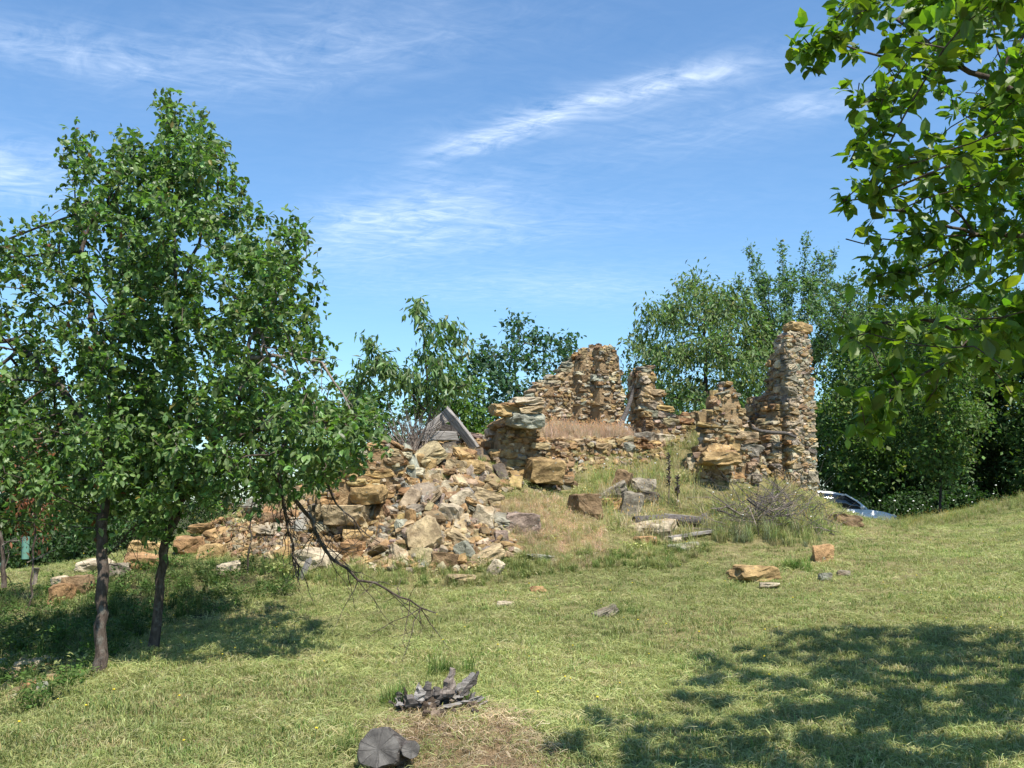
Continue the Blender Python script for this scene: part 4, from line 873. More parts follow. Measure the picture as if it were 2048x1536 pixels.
# upright shoots tree behind the tower
rq = np.random.default_rng(9); sh = []
for i, (x0, y0, x1, y1) in enumerate([(1540,650,1508,500),(1545,660,1525,520),(1570,640,1567,492),(1580,650,1590,540),(1600,640,1612,478),(1605,650,1632,510),(1615,640,1645,520),(1620,660,1662,505),(1540,680,1490,560),(1530,690,1470,600),(1630,680,1690,555),(1640,690,1705,580),(1650,700,1725,600),(1590,660,1570,560),(1610,650,1625,560),(1640,690,1690,620),(1550,670,1540,565)]):
    dd = 28.5 + rq.uniform(-1.2, 1.2); x1 += (x1 - 1600) * .12; sh.append([P(1600 + (x0 - 1600) * .55, y0 + 60, 28.5), P(x0, y0, (dd + 28.5) / 2), P((x0 + x1) / 2 + (x1 - x0) * .08, (y0 + y1) / 2, dd), P(x1, y1 - 6, dd)])
at = crown_points([(1470,650),(1500,580),(1550,560),(1600,550),(1660,560),(1705,590),(1735,640),(1700,690),(1640,730),(1510,730)], 28.5, 1.9, 380, 91)
bt = P(1600, 1000, 28.5); bt[2] = gz(bt[0], bt[1]) - .1
build_tree('background_tree', 'airy tree with upright spiky shoots rising behind the tall tower fragment', bt, [([bt] + T3((1600,800,28.5),(1598,700,28.5)), None), (T3((1600,760,28.5),(1550,670,28.5)), 1), (T3((1600,760,28.5),(1650,690,28.5)), 1)] + [(s_, 1) for s_ in sh], at, .22, .3,
           dict(count=17000, spread=.08, ln=.105, col=(.12, .185, .085), var=.3, wd=1.0, droop=.2, max_tips=2), LEAF_FAR, M_LEAF_FAR, M_BARK_DARK, .007, 92, sides=5, trunk_r=.11)
# lower green growth behind the left part of the ruin
SHRUB_COPIES = []
shrub_a = px_tree('leafy_shrub', 'bright green leafy shrub behind the timber frame and slab pier', [(800,800),(850,760),(920,740),(975,760),(990,820),(985,900),(820,900)], 22.5, 1.2, 200, 900, dict(count=5200, spread=.13, ln=.11, col=(.085, .15, .03), var=.3, wd=1.1), 95, .25, cat='shrub', bark=M_BARK)
px_tree('leafy_shrub', 'thin mixed green shrub behind the end of the drooping plum crown', [(660,790),(700,745),(760,760),(810,790),(830,900),(700,900),(640,860)], 21.5, 1.0, 160, 740, dict(count=2300, spread=.13, ln=.12, col=(.07, .125, .045), var=.3, wd=1.1), 96, .25, cat='shrub', bark=M_BARK)
for px_, d_, sc_, lab_ in ((1325, 26.0, 1.0, 'green shrub behind the low wall right of the pillar'), (1250, 26.5, .95, 'green shrub seen through the gap between gable and pillar'), (1425, 26.5, 1.0, 'green shrub behind the pointed stub'), (1515, 25.5, .9, 'green shrub behind the shaded cross wall')):
    q_ = P(px_, 1000, d_); SHRUB_COPIES.append((q_, sc_, lab_))
# dark wood at the right and at the left: distinct prototypes, each copied with its parts
def copy_tree(o, loc, rz, sc, label, group):
    c = o.copy(); COL.objects.link(c); c.location = loc; c.rotation_euler = (0, 0, rz); c.scale = sc; c['label'] = label; c['group'] = group
    for ch in list(o.children): q = ch.copy(); COL.objects.link(q); q.parent = c
    return c
for i, (q_, sc_, lab_) in enumerate(SHRUB_COPIES): copy_tree(shrub_a, (q_[0], q_[1], gz(q_[0], q_[1]) - .1), 1.3 + i * 2.1, (sc_,) * 3, lab_, 'shrubs behind the ruin')
WOODR = 'trees of the dark wood on the right'
protos = []
for i, (poly, tp, col, ln, n_, lab) in enumerate([
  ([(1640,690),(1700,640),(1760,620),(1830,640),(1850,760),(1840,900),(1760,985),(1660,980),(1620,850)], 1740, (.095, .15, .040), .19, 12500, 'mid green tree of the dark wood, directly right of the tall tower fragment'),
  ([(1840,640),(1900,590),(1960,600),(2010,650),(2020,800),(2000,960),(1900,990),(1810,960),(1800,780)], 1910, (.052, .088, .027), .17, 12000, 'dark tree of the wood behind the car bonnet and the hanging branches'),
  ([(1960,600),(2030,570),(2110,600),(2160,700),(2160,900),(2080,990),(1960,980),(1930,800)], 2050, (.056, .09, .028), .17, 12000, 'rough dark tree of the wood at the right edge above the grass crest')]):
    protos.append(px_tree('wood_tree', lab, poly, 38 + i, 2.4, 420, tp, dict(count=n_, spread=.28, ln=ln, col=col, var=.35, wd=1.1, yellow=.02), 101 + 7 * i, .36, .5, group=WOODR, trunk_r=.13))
spots = [(1660, 42, .8, 'tree at the back of the wood seen between tower and hanging leaves'), (1800, 43, 1.1, 'tree at the back of the wood above the car roof'), (1985, 44, 1.15, 'tall tree at the back of the wood near the right edge'), (2120, 37, 1.05, 'tree of the wood cut by the right edge'), (2250, 36, 1.1, 'tree of the wood just beyond the right edge'),
         (1560, 42, .7, 'tree at the back of the wood hidden behind the tower'), (1450, 41, .75, 'tree at the back of the wood behind the drooping-leaved tree'), (1340, 42, .8, 'small tree at the back of the wood seen through the gap by the pillar'), (1880, 42, 1.2, 'deep tree at the back of the wood over the grass crest'), (1880, 31.5, .82, 'dark tree standing closest to the car, right of its bonnet'), (1720, 50, 1.2, 'farthest tree of the wood behind the car'), (1830, 52, 1.25, 'farthest tree of the wood right of the car'), (1960, 50, 1.25, 'farthest tree of the wood above the crest'), (2090, 51, 1.3, 'farthest tree of the wood at the right edge')]
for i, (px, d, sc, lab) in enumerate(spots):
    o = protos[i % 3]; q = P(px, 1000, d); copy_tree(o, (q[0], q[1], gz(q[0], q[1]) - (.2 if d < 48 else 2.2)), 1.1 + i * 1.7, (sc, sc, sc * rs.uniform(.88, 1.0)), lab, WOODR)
for i, (px, d, w_, lab) in enumerate([(1690,37,1.0,'dark undergrowth bush behind the car roof'), (1800,37,1.1,'dark undergrowth bush right of the car bonnet'), (1900,36.5,1.2,'dark undergrowth bush behind the middle of the grass crest'), (1990,36,1.1,'dark undergrowth bush near the right edge behind the crest'), (2090,35,1.2,'dark undergrowth bush cut by the right edge'), (1580,36,1.1,'dark undergrowth bush behind the doorway by the tower'), (1740,42,1.9,'large dark bush deep in the wood behind the car'), (1830,44,2.1,'large dark bush deep in the wood right of the car'), (1930,41,1.8,'large dark bush deep in the wood behind the middle of the crest'), (2030,42,1.9,'large dark bush deep in the wood near the right edge'), (2150,41,1.9,'large dark bush deep in the wood past the right edge')]):
    if i == 0:
        k = d / F; ctr = P(px, 1000, d); u = np.random.default_rng(77).normal(0, 1, (150, 3)); u /= np.linalg.norm(u, axis=1)[:, None]; z0_ = gz(ctr[0], ctr[1])
        at = np.array([ctr[0], ctr[1], z0_ + 1.1]) + u * np.array([1.3, .9, .95]) * (np.random.default_rng(78).random((150, 1)) ** .33); b = np.array([ctr[0], ctr[1], z0_ - .1])
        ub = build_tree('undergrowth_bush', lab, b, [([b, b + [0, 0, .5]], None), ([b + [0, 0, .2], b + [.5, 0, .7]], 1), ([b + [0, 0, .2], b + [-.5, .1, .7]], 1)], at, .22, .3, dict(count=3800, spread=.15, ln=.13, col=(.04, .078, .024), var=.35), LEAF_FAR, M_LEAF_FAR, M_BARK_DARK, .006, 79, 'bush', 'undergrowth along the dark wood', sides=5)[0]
    else:
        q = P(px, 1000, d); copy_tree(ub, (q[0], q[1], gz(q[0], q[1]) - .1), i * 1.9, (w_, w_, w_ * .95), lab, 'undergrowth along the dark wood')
WOODL = 'trees of the wood on the left'
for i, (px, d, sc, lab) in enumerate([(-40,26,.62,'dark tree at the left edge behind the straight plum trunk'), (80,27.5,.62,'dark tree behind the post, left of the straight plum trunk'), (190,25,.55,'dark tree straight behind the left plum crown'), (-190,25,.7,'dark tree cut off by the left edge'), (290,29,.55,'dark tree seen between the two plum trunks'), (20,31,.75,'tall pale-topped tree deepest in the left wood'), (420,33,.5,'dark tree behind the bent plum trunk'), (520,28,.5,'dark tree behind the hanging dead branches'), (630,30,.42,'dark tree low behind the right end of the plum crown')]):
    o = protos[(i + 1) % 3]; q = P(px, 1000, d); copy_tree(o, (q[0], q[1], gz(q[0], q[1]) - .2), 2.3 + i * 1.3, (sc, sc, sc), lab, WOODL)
for i, (px, d, w_, lab) in enumerate([(0,22,.8,'dark low bush at the left edge behind the post'), (110,23,.85,'dark low bush right of the post'), (215,22.5,.8,'dark low bush hidden by the straight plum trunk'), (-120,21.5,.9,'dark low bush beyond the left edge')]):
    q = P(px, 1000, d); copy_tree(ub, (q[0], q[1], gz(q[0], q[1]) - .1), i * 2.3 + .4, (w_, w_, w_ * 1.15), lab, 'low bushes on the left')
# rusty withered sapling at the left edge
px_tree('withered_sapling', 'sapling with rust-brown dead leaves at the left edge', [(5,880),(70,850),(130,880),(130,960),(100,1070),(50,1095),(10,1000)], 14.5, .6, 110, 70, dict(count=900, spread=.10, ln=.085, col=(.21, .08, .04), var=.3, droop=.8), 131, .16, .22, bark=M_BARK, tmpl=LEAF_LONG, mat=M_LEAF, trunk_r=.02, r_tip=.004)
px_tree('withered_shrub', 'brown withered shrub of dry twigs between the bent trunk and the hanging dead branches', [(400,1000),(470,950),(560,960),(600,1010),(580,1085),(500,1110),(420,1085)], 14.6, .5, 120, 500, dict(count=700, spread=.09, ln=.06, col=(.20, .12, .065), var=.35, droop=.6), 141, .15, .2, bark=M_BARK, tmpl=LEAF_LONG, mat=M_LEAF, trunk_r=.018, r_tip=.0035, cat='shrub', group=None)
# ---------------------------------------------------------------- timber, stump, brush, posts, car
def beam(name, p0, p1, w, h, mat, parent=None, seed=0, roll=0.0):
    """weathered timber: a slightly warped tapering box of rings along its own X axis"""
    r = np.random.default_rng(seed); p0 = np.array(p0); p1 = np.array(p1); ln = np.linalg.norm(p1 - p0); X = Vector((p1 - p0) / ln); Y = Vector((0, 0, 1)).cross(X)
    Y = Y.normalized() if Y.length > .05 else Vector((0, 1, 0)); Zv = X.cross(Y); R = Matrix((X, Y, Zv)).transposed() @ Matrix.Rotation(roll, 3, 'X')
    n = 9; prof = np.array([(-.5, -.42), (-.42, -.5), (.42, -.5), (.5, -.42), (.5, .42), (.42, .5), (-.42, .5), (-.5, .42)]); V = []
    for i, t in enumerate(np.linspace(0, 1, n)):
        q = prof * [w, h] * (1 - .12 * abs(t - .4)) + r.normal(0, .02, prof.shape) * [w, h]; V.append(np.column_stack([np.full(8, t * ln - ln / 2) + (r.normal(0, .03, 8) if i in (0, n - 1) else 0), q[:, 0] + .02 * w * math.sin(3 * t), q[:, 1] + .25 * h * (math.sin(math.pi * t) - .5) * .4]))
    i = np.arange(n - 1)[:, None] * 8 + np.arange(8); j = np.arange(n - 1)[:, None] * 8 + (np.arange(8) + 1) % 8; q = np.stack([i, j, j + 8, i + 8], -1).reshape(-1, 4)
    me = mesh_np(name, np.concatenate(V), np.concatenate([q.ravel(), np.arange(8)[::-1], np.arange(8) + (n - 1) * 8]), np.concatenate([np.full(len(q), 4), [8, 8]]), None, False, mat)
    o = link(name, me, parent); M = Matrix.Translation(Vector((p0 + p1) / 2) - (parent.location if parent else Vector((0, 0, 0)))) @ R.to_4x4(); o.matrix_basis = M; return o
D_ = 17.9
tf = empty('timber_frame', tuple(P(895, 885, D_))); tag(tf, 'collapsed grey timber frame of leaning planks on top of the rubble', 'timber frame')
beam('plank', P(889,818,D_ - .1), P(953,898,D_ - .35), .07, .17, M_WOOD, tf, 1, .35)
beam('rafter', P(893,826,D_ + .1), P(846,866,D_ - .25), .06, .12, M_WOOD, tf, 2)
beam('rafter', P(897,838,D_ + .1), P(858,862,D_ - .2), .05, .08, M_WOOD, tf, 3)
beam('beam', P(842,874,D_ - .3), P(914,872,D_ - .2), .16, .17, M_WOOD, tf, 4)
beam('post', P(908,890,D_ + .3), P(905,845,D_ + .3), .09, .09, M_WOOD_DARK, tf, 5)
beam('beam', P(868,850,D_ + .5), P(930,868,D_ + .5), .12, .14, M_WOOD_DARK, tf, 6)
pole = tag(tube_obj('leaning_pole', [T3((1222,878,20.9),(1238,856,21.1),(1252,826,21.35),(1262,798,21.5),(1268,770,21.6))], [[.06, .06, .055, .045, .03]], M_WOOD_DARK, None, 8), 'grey weathered pole leaning against the shaded side of the stone pillar', 'pole')
tag(tube_obj('bent_pole', [T3((1497,842,19.0),(1503,856,19.1),(1520,862,19.3),(1545,865,19.5),(1570,866,19.75),(1592,874,19.8))], [[.03, .035, .035, .035, .033, .028]], M_WOOD_DARK, None, 8), 'thin bent grey pole spanning the gap between the pointed stub and the tower', 'pole')
def gpt(px, py, up=0.0):
    q = hit(px, py); q[2] = gz(q[0], q[1]) + up; return q
a_, b_ = gpt(1268, 1052, .06), gpt(1408, 1052, .07)
o = tag(tube_obj('fallen_log', [np.array([a_, a_ * .6 + b_ * .4 + [0, 0, .03], b_])], [[.075, .085, .075]], M_WOOD_DARK, None, 10), 'grey fallen log lying left of the brush pile', 'log')
beam('thin_pole', gpt(1330, 1042, .10), gpt(1402, 1052, .13), .05, .05, M_WOOD, None, 8); tag(bpy.data.objects[[x.name for x in COL.objects if x.name.startswith('thin_pole')][-1]], 'thin pale pole lying on top of the fallen log', 'pole')
tag(beam('wooden_stake', gpt(1411, 1056, -.05), gpt(1409, 1050, .17), .09, .07, M_WOOD_DARK, None, 9), 'short dark stake standing at the right end of the fallen log', 'stake')
tag(beam('plank', gpt(1340, 1084, .05), gpt(1424, 1072, .05), .12, .05, M_WOOD, None, 10), 'weathered grey plank lying in the grass in front of the brush pile', 'plank')
tag(beam('plank', P(618,1120,14.4), P(592,1180,14.3), .16, .04, M_WOOD, None, 11), 'split grey plank leaning on the pale slab behind the dead branch', 'plank')
# brush pile
bc = gpt(1535, 1050); bp = empty('brush_pile', tuple(bc)); tag(bp, 'pile of thin grey dead brushwood beside the fallen log', 'brush pile')
r = np.random.default_rng(201); ps, rr = [], []
for i in range(400):
    px = np.clip(r.normal(1540, 52), 1425, 1660); hgt = .5 * math.exp(-((px - 1560) / 70) ** 2); q = gpt(px, 1052 + r.uniform(-26, 22)); q[2] += hgt * r.random() ** 1.1; ln = r.uniform(.25, .9); a = r.normal(0.15, .9) + (math.pi if r.random() < .5 else 0)
    d = np.array([math.cos(a), math.sin(a) * .7, r.normal(.05, .5)]); m_ = q + d * ln * .5 + r.normal(0, .06, 3); e_ = q + d * ln + r.normal(0, .05, 3); g = gz(*e_[:2]); e_[2] = max(e_[2], g + .01); ps.append(np.array([q, m_, e_])); w = r.uniform(.003, .009); rr.append([w, w * .8, .002])
tube_obj('twigs', ps[:250], rr[:250], M_WOOD_DARK, bp, 4)['kind'] = 'stuff'; tube_obj('twigs', ps[250:], rr[250:], M_BARK_PALE, bp, 4)['kind'] = 'stuff'
for i, (p0, p1, w) in enumerate([((1448,1022),(1510,1048),.018), ((1435,1030),(1480,1062),.02), ((1470,1052),(1472,1024),.016), ((1490,1010),(1560,1055),.014), ((1500,1040),(1590,1008),.013), ((1455,1075),(1520,1080),.012), ((1520,1070),(1615,1030),.013), ((1440,1044),(1530,1052),.018), ((1475,1018),(1422,1026),.012)]):
    a_, b_ = gpt(p0[0], 1052, .05 + max(0, 1052 - p0[1]) * .0085), gpt(p1[0], 1052, .05 + max(0, 1052 - p1[1]) * .0085); a_[1] += .2 * (i % 3 - 1); b_[1] += .15 * (i % 2)
    tube_obj('branch', [np.array([a_, (a_ + b_) / 2 + r.normal(0, .04, 3), b_])], [[w, w * .9, w * .5]], M_WOOD_DARK if i % 2 else M_BARK_PALE, bp, 6)
# dry brush at the left of the timber frame
dbr = empty('dry_shrub', tuple(P(825, 905, 17.6))); tag(dbr, 'bare dry shrub of dark twigs left of the timber frame', 'shrub'); ps, rr = [], []
for i in range(150):
    b = P(826 + r.normal(0, 8), 912, 17.6 + r.normal(0, .1)); d = np.array([r.normal(0, .45), r.normal(0, .3), 1.0]); ln = r.uniform(.3, .95); ps.append(np.array([b, b + d * ln * .5 + r.normal(0, .05, 3), b + d * ln + r.normal(0, .08, 3)])); rr.append([.008, .006, .002])
tube_obj('twigs', ps, rr, M_BARK_PALE, dbr, 4)['kind'] = 'stuff'
# mullein stalks
for i, (px, y0, y1, lab) in enumerate([(1337, 1008, 908, 'tall dark dry mullein stalk on the grassy bank'), (1354, 1014, 955, 'shorter dark dry mullein stalk right of the tall one on the bank'), (1252, 880, 842, 'thin dry stalk on the platform below the pillar')]):
    b = gpt(px, y0) if i < 2 else P(px + 35, y0, 20.4); k = b[1] / F; t = b + np.array([0.02, 0, (y0 - y1) * k]); root = empty('dry_stalk', tuple(b)); tag(root, lab, 'dry stalk', 'dry stalks on the bank')
    tube_obj('stem', [np.array([b, (b + t) / 2 + [.015, 0, 0], t])], [[.012, .011, .008]], M_BARK, root, 6)
    ps, rr = [], []
    for j in range(60): z = r.uniform(.35, 1) ; q = b + (t - b) * z; d = r.normal(0, 1, 3); d[2] = abs(d[2]) * .6; d /= np.linalg.norm(d); ps.append(np.array([q, q + d * .03, q + d * .05])); rr.append([.008, .012, .004])
    tube_obj('seed_head', ps, rr, M_BARK, root, 4)['kind'] = 'stuff'
# left edge: post, tree sleeves, thin bare tree
b = gpt(68, 1168); b[2] -= .05
tag(tube_obj('cut_post', [np.array([b, b + [.02, 0, .18], b + [.03, 0, .30]])], [[.035, .033, .045]], M_BARK_PALE, None, 8), 'short pale cut-off post standing on the slope at the left edge', 'post')
for i, (px, py, h, lab) in enumerate([(50, 1118, .38, 'pale green plastic mesh sleeve round a sapling, right one at the left edge'), (2, 1152, .22, 'pale green plastic sleeve touching the left edge of the photo')]):
    d = 17.5; q = P(px, py, d); zb = q[2]; m_ = 12; th = np.linspace(0, 2 * math.pi, m_, endpoint=False); V = np.array([(math.cos(a) * .06 * (1 + .1 * math.sin(3 * a + z)), math.sin(a) * .06, z * h / 5) for z in range(6) for a in th])
    ii = np.arange(5)[:, None] * m_ + np.arange(m_); jj = np.arange(5)[:, None] * m_ + (np.arange(m_) + 1) % m_; me = mesh_np('tree_sleeve', V, np.stack([ii, jj, jj + m_, ii + m_], -1).reshape(-1), np.full(5 * m_, 4), None, True, M_SLEEVE)
    o = link('tree_sleeve', me); o.location = (q[0], q[1], min(zb, gz(q[0], q[1]) + .6)); tag(o, lab, 'tree guard', 'green sleeves at the left edge')
ps, rr = twiggy(np.array([P(8,1175,13.5), P(6,1100,13.5), P(0,1060,13.5), P(-30,1000,13.5)]), .035, .015, 10, .5, 77); ps2, rr2 = twiggy(np.array([P(2,1092,13.5), P(20,1082,13.4), P(52,1076,13.3)]), .01, .004, 2, .2, 78)
bt_ = empty('bare_sapling', tuple(P(8, 1175, 13.5))); tag(bt_, 'bare dark sapling with pale arching twigs at the left edge', 'sapling'); tube_obj('trunk', ps, rr, M_BARK, bt_, 6); tube_obj('branch', ps2, rr2, M_BARK_PALE, bt_, 5); ps3, rr3 = twiggy(np.array([P(55,1125,13.2), P(80,1115,13.2), P(100,1104,13.2), P(112,1100,13.2)]), .01, .004, 2, .2, 79); tube_obj('branch', ps3, rr3, M_BARK_PALE, bt_, 5)
# cut logs and rotten wood in the foreground
def log_end(px, py, d, rad, yaw, ln, name, label, pitch=-.1, mat=M_WOOD_DARK):
    c = P(px, py, d); m_ = 36; r = np.random.default_rng(int(px)); th = np.linspace(0, 2 * math.pi, m_, endpoint=False); rr_ = rad * (1 + .07 * np.sin(2 * th + 1) + .05 * np.sin(3 * th + px) + .03 * np.sin(7 * th) + r.normal(0, .02, m_)); V = []; rings = [(0, .35), (0, .93), (-.012, 1.0), (-.06, 1.02), (-.2, 1.0), (-.5, .97), (-1, .9)]
    V = [(.004, 0, 0)] + [(x * (ln if x < -.1 else 1), math.cos(a) * q * s, math.sin(a) * q * s) for x, s in rings for a, q in zip(th, rr_)]
    loops, tot, mi = [], [], []
    for i in range(m_): loops += [0, 1 + i, 1 + (i + 1) % m_]; tot.append(3); mi.append(1)
    for k in range(len(rings) - 1):
        for i in range(m_): a0 = 1 + k * m_ + i; a1 = 1 + k * m_ + (i + 1) % m_; loops += [a0, a0 + m_, a1 + m_, a1]; tot.append(4); mi.append(1 if k == 0 else 0)
    me = mesh_np(name, np.array(V), loops, tot, None, False); me.materials.append(mat); me.materials.append(M_LOGEND); me.polygons.foreach_set('material_index', np.array(mi, np.int32)); o = link(name, me)
    o.location = tuple(c); o.rotation_euler = (0, pitch, yaw); tag(o, label, 'log', 'cut logs in the foreground'); return o
log_end(757, 1497, 6.0, .122, math.radians(-97), .45, 'cut_log', 'large cut log end with radial cracks in the bottom foreground', -.32)
log_end(822, 1500, 6.0, .052, math.radians(-75), .4, 'cut_log', 'small dark cut log end right beside the large cracked one', -.2)
rw = empty('rotten_stump', tuple(gpt(870, 1420))); tag(rw, 'rotten broken stump with grey splintered wood in the foreground grass', 'stump')
def splinter(pts, rad, mat, seed):
    r = np.random.default_rng(seed); p = resample(np.array(pts), .03); n = len(p); sides = 7; th = np.linspace(0, 2 * math.pi, sides, endpoint=False); V = []
    for i, q in enumerate(p):
        t = i / (n - 1); rad_ = np.interp(t, np.linspace(0, 1, len(rad)), rad); k = rad_ * (1 + r.normal(0, .32, sides)); V += [q + np.array([math.cos(a) * kk, math.sin(a) * kk * .7, r.normal(0, .006)]) for a, kk in zip(th, k)]
    i = np.arange(n - 1)[:, None] * sides + np.arange(sides); j = np.arange(n - 1)[:, None] * sides + (np.arange(sides) + 1) % sides
    q4 = np.stack([i, j, j + sides, i + sides], -1).reshape(-1, 4); V = np.array(V) - np.array(rw.location)
    link('wood_splinter', mesh_np('wood_splinter', V, np.concatenate([q4.ravel(), np.arange(sides)[::-1], np.arange(sides) + (n - 1) * sides]), np.concatenate([np.full(len(q4), 4), [sides, sides]]), None, False, mat), rw)
q = gpt(870, 1425)[1]
for i, (pts, rad, mat) in enumerate([([(890,1400),(898,1370),(905,1345)], [.04, .03, .014], M_BARK_PALE), ([(905,1405),(925,1375),(942,1352)], [.045, .035, .016], M_WOOD), ([(925,1395),(945,1365),(952,1350)], [.025, .02, .008], M_WOOD_DARK), ([(845,1412),(856,1385),(858,1368)], [.045, .035, .014], M_WOOD_DARK),
    ([(812,1428),(806,1405),(800,1392)], [.035, .028, .012], M_WOOD_DARK), ([(830,1420),(822,1402),(818,1396)], [.04, .035, .02], M_WOOD_DARK), ([(840,1432),(870,1425),(895,1415)], [.05, .055, .04], M_WOOD_DARK), ([(820,1425),(850,1418),(875,1405)], [.05, .06, .04], M_WOOD_DARK), ([(900,1418),(930,1408),(952,1400)], [.045, .035, .015], M_WOOD),
    ([(868,1415),(876,1395),(872,1380)], [.05, .04, .02], M_WOOD_DARK), ([(880,1420),(900,1405),(915,1392)], [.05, .045, .025], M_BARK_PALE), ([(838,1405),(846,1392),(838,1380)], [.03, .025, .012], M_WOOD), ([(960,1403),(945,1410),(930,1415)], [.012, .014, .01], M_WOOD)]):
    splinter([P(870 + (x - 870) * 1.05, y - 6, q - .1 + .16 * math.sin(i * 2.1)) for x, y in pts], [k * 1.35 for k in rad], mat, 300 + i)

rs2 = np.random.default_rng(505)
for i in range(52):
    x = rs2.uniform(795, 955); y = 1432 - abs(rs2.normal(0, 16)) - (x > 900) * 8; l_ = rs2.uniform(14, 40); a = rs2.normal(-1.2 + (x - 880) / 160, .6)
    splinter([P(x, y, q + rs2.uniform(-.2, .15)), P(x + math.cos(a) * l_ * .5, y + math.sin(a) * l_ * .5, q), P(x + math.cos(a) * l_, y + math.sin(a) * l_, q)], [.024, .019, .006], [M_BARK, M_WOOD_DARK, M_BARK_PALE, M_WOOD][i % 4], 340 + i)
clods = []
for i in range(34):
    x = rs2.uniform(800, 950); q_ = gpt(x, rs2.uniform(1408, 1445)); s = rs2.uniform(.025, .065); X = Vector((1, 0, 0)); clods.append((xf(q_ + np.array([0, 0, s * .3 + .08 * rs2.random() * (1 - abs(x - 872) / 90)]), X, Vector((0, 1, 0)), Vector((0, 0, 1)), (s, s, s * .8), tuple(rs2.normal(0, .8, 3))), [(.15, .115, .09), (.24, .19, .15), (.09, .07, .055)][i % 3], i))
joined_stones('crumbled_wood', clods, rw, CHIPS)
# car behind the crest: a pale hatchback in side view, nose to the right
cb = P(1672, 1000, 33.0); czb = 1.6 + 33 * (1000 - 986) / F - 1.47; cr = empty('parked_car', (cb[0] - .25, cb[1], czb + .05)); cr.rotation_euler = (0, 0, math.radians(-6)); tag(cr, 'silver-white hatchback parked behind the grass crest beside the tall tower', 'car')
def loft(secs, name, mat, close=True):
    """secs: rings of equal length (x, y, z)"""
    A = np.array(secs, float); n, m_ = A.shape[:2]; i = np.arange(n - 1)[:, None] * m_ + np.arange(m_ if close else m_ - 1); j = np.arange(n - 1)[:, None] * m_ + (np.arange(m_ if close else m_ - 1) + 1) % m_
    q4 = np.stack([i, j, j + m_, i + m_], -1).reshape(-1, 4); l_ = [q4.ravel()]; t_ = [np.full(len(q4), 4)]
    if close: l_ += [np.arange(m_)[::-1], np.arange(m_) + (n - 1) * m_]; t_ += [[m_, m_]]
    return link(name, mesh_np(name, A.reshape(-1, 3), np.concatenate(l_), np.concatenate(t_), None, True, mat), cr)
XS = [-2.05, -2.0, -1.85, -1.4, -.8, -.2, .5, .85, 1.2, 1.6, 1.85, 2.0]; BELT = [.80, .93, .96, .95, .93, .91, .90, .90, .86, .80, .72, .58]; LOW = [.38, .30, .24, .22, .22, .22, .22, .22, .22, .24, .28, .36]; HW = [.62, .74, .80, .84, .85, .85, .85, .84, .83, .80, .74, .58]
loft([[(x, -w, lo), (x, -w * 1.02, (lo + b) / 2), (x, -w * .96, b), (x, -w * .5, b + .02), (x, 0, b + .03), (x, w * .5, b + .02), (x, w * .96, b), (x, w * 1.02, (lo + b) / 2), (x, w, lo)] for x, b, lo, w in zip(XS, BELT, LOW, HW)], 'body', M_PAINT)
GX_ = [-1.98, -1.85, -1.6, -1.1, -.5, .0, .4, .75, 1.0]; RZ = [.98, 1.22, 1.37, 1.44, 1.46, 1.43, 1.35, 1.14, .92]; BZ = [.92, .94, .95, .93, .92, .91, .905, .90, .885]
loft([[(x, -.78, b), (x, -.78 + .26 * (z - b) / .55, z), (x, 0, z + .03 * (z - b)), (x, .78 - .26 * (z - b) / .55, z), (x, .78, b)] for x, z, b in zip(GX_, RZ, BZ)], 'window_glass', M_GLASS)
loft([[(x, -.80 + .26 * (z - b) / .55, z - .055), (x, -.79 + .26 * (z - b) / .55, z - .01), (x, -.70 + .26 * (z - b) / .55, z + .03), (x, 0, z + .05), (x, .70 - .26 * (z - b) / .55, z + .03), (x, .79 - .26 * (z - b) / .55, z - .01), (x, .80 - .26 * (z - b) / .55, z - .055)] for x, z, b in list(zip(GX_, RZ, BZ))[1:7]], 'roof', M_PAINT)
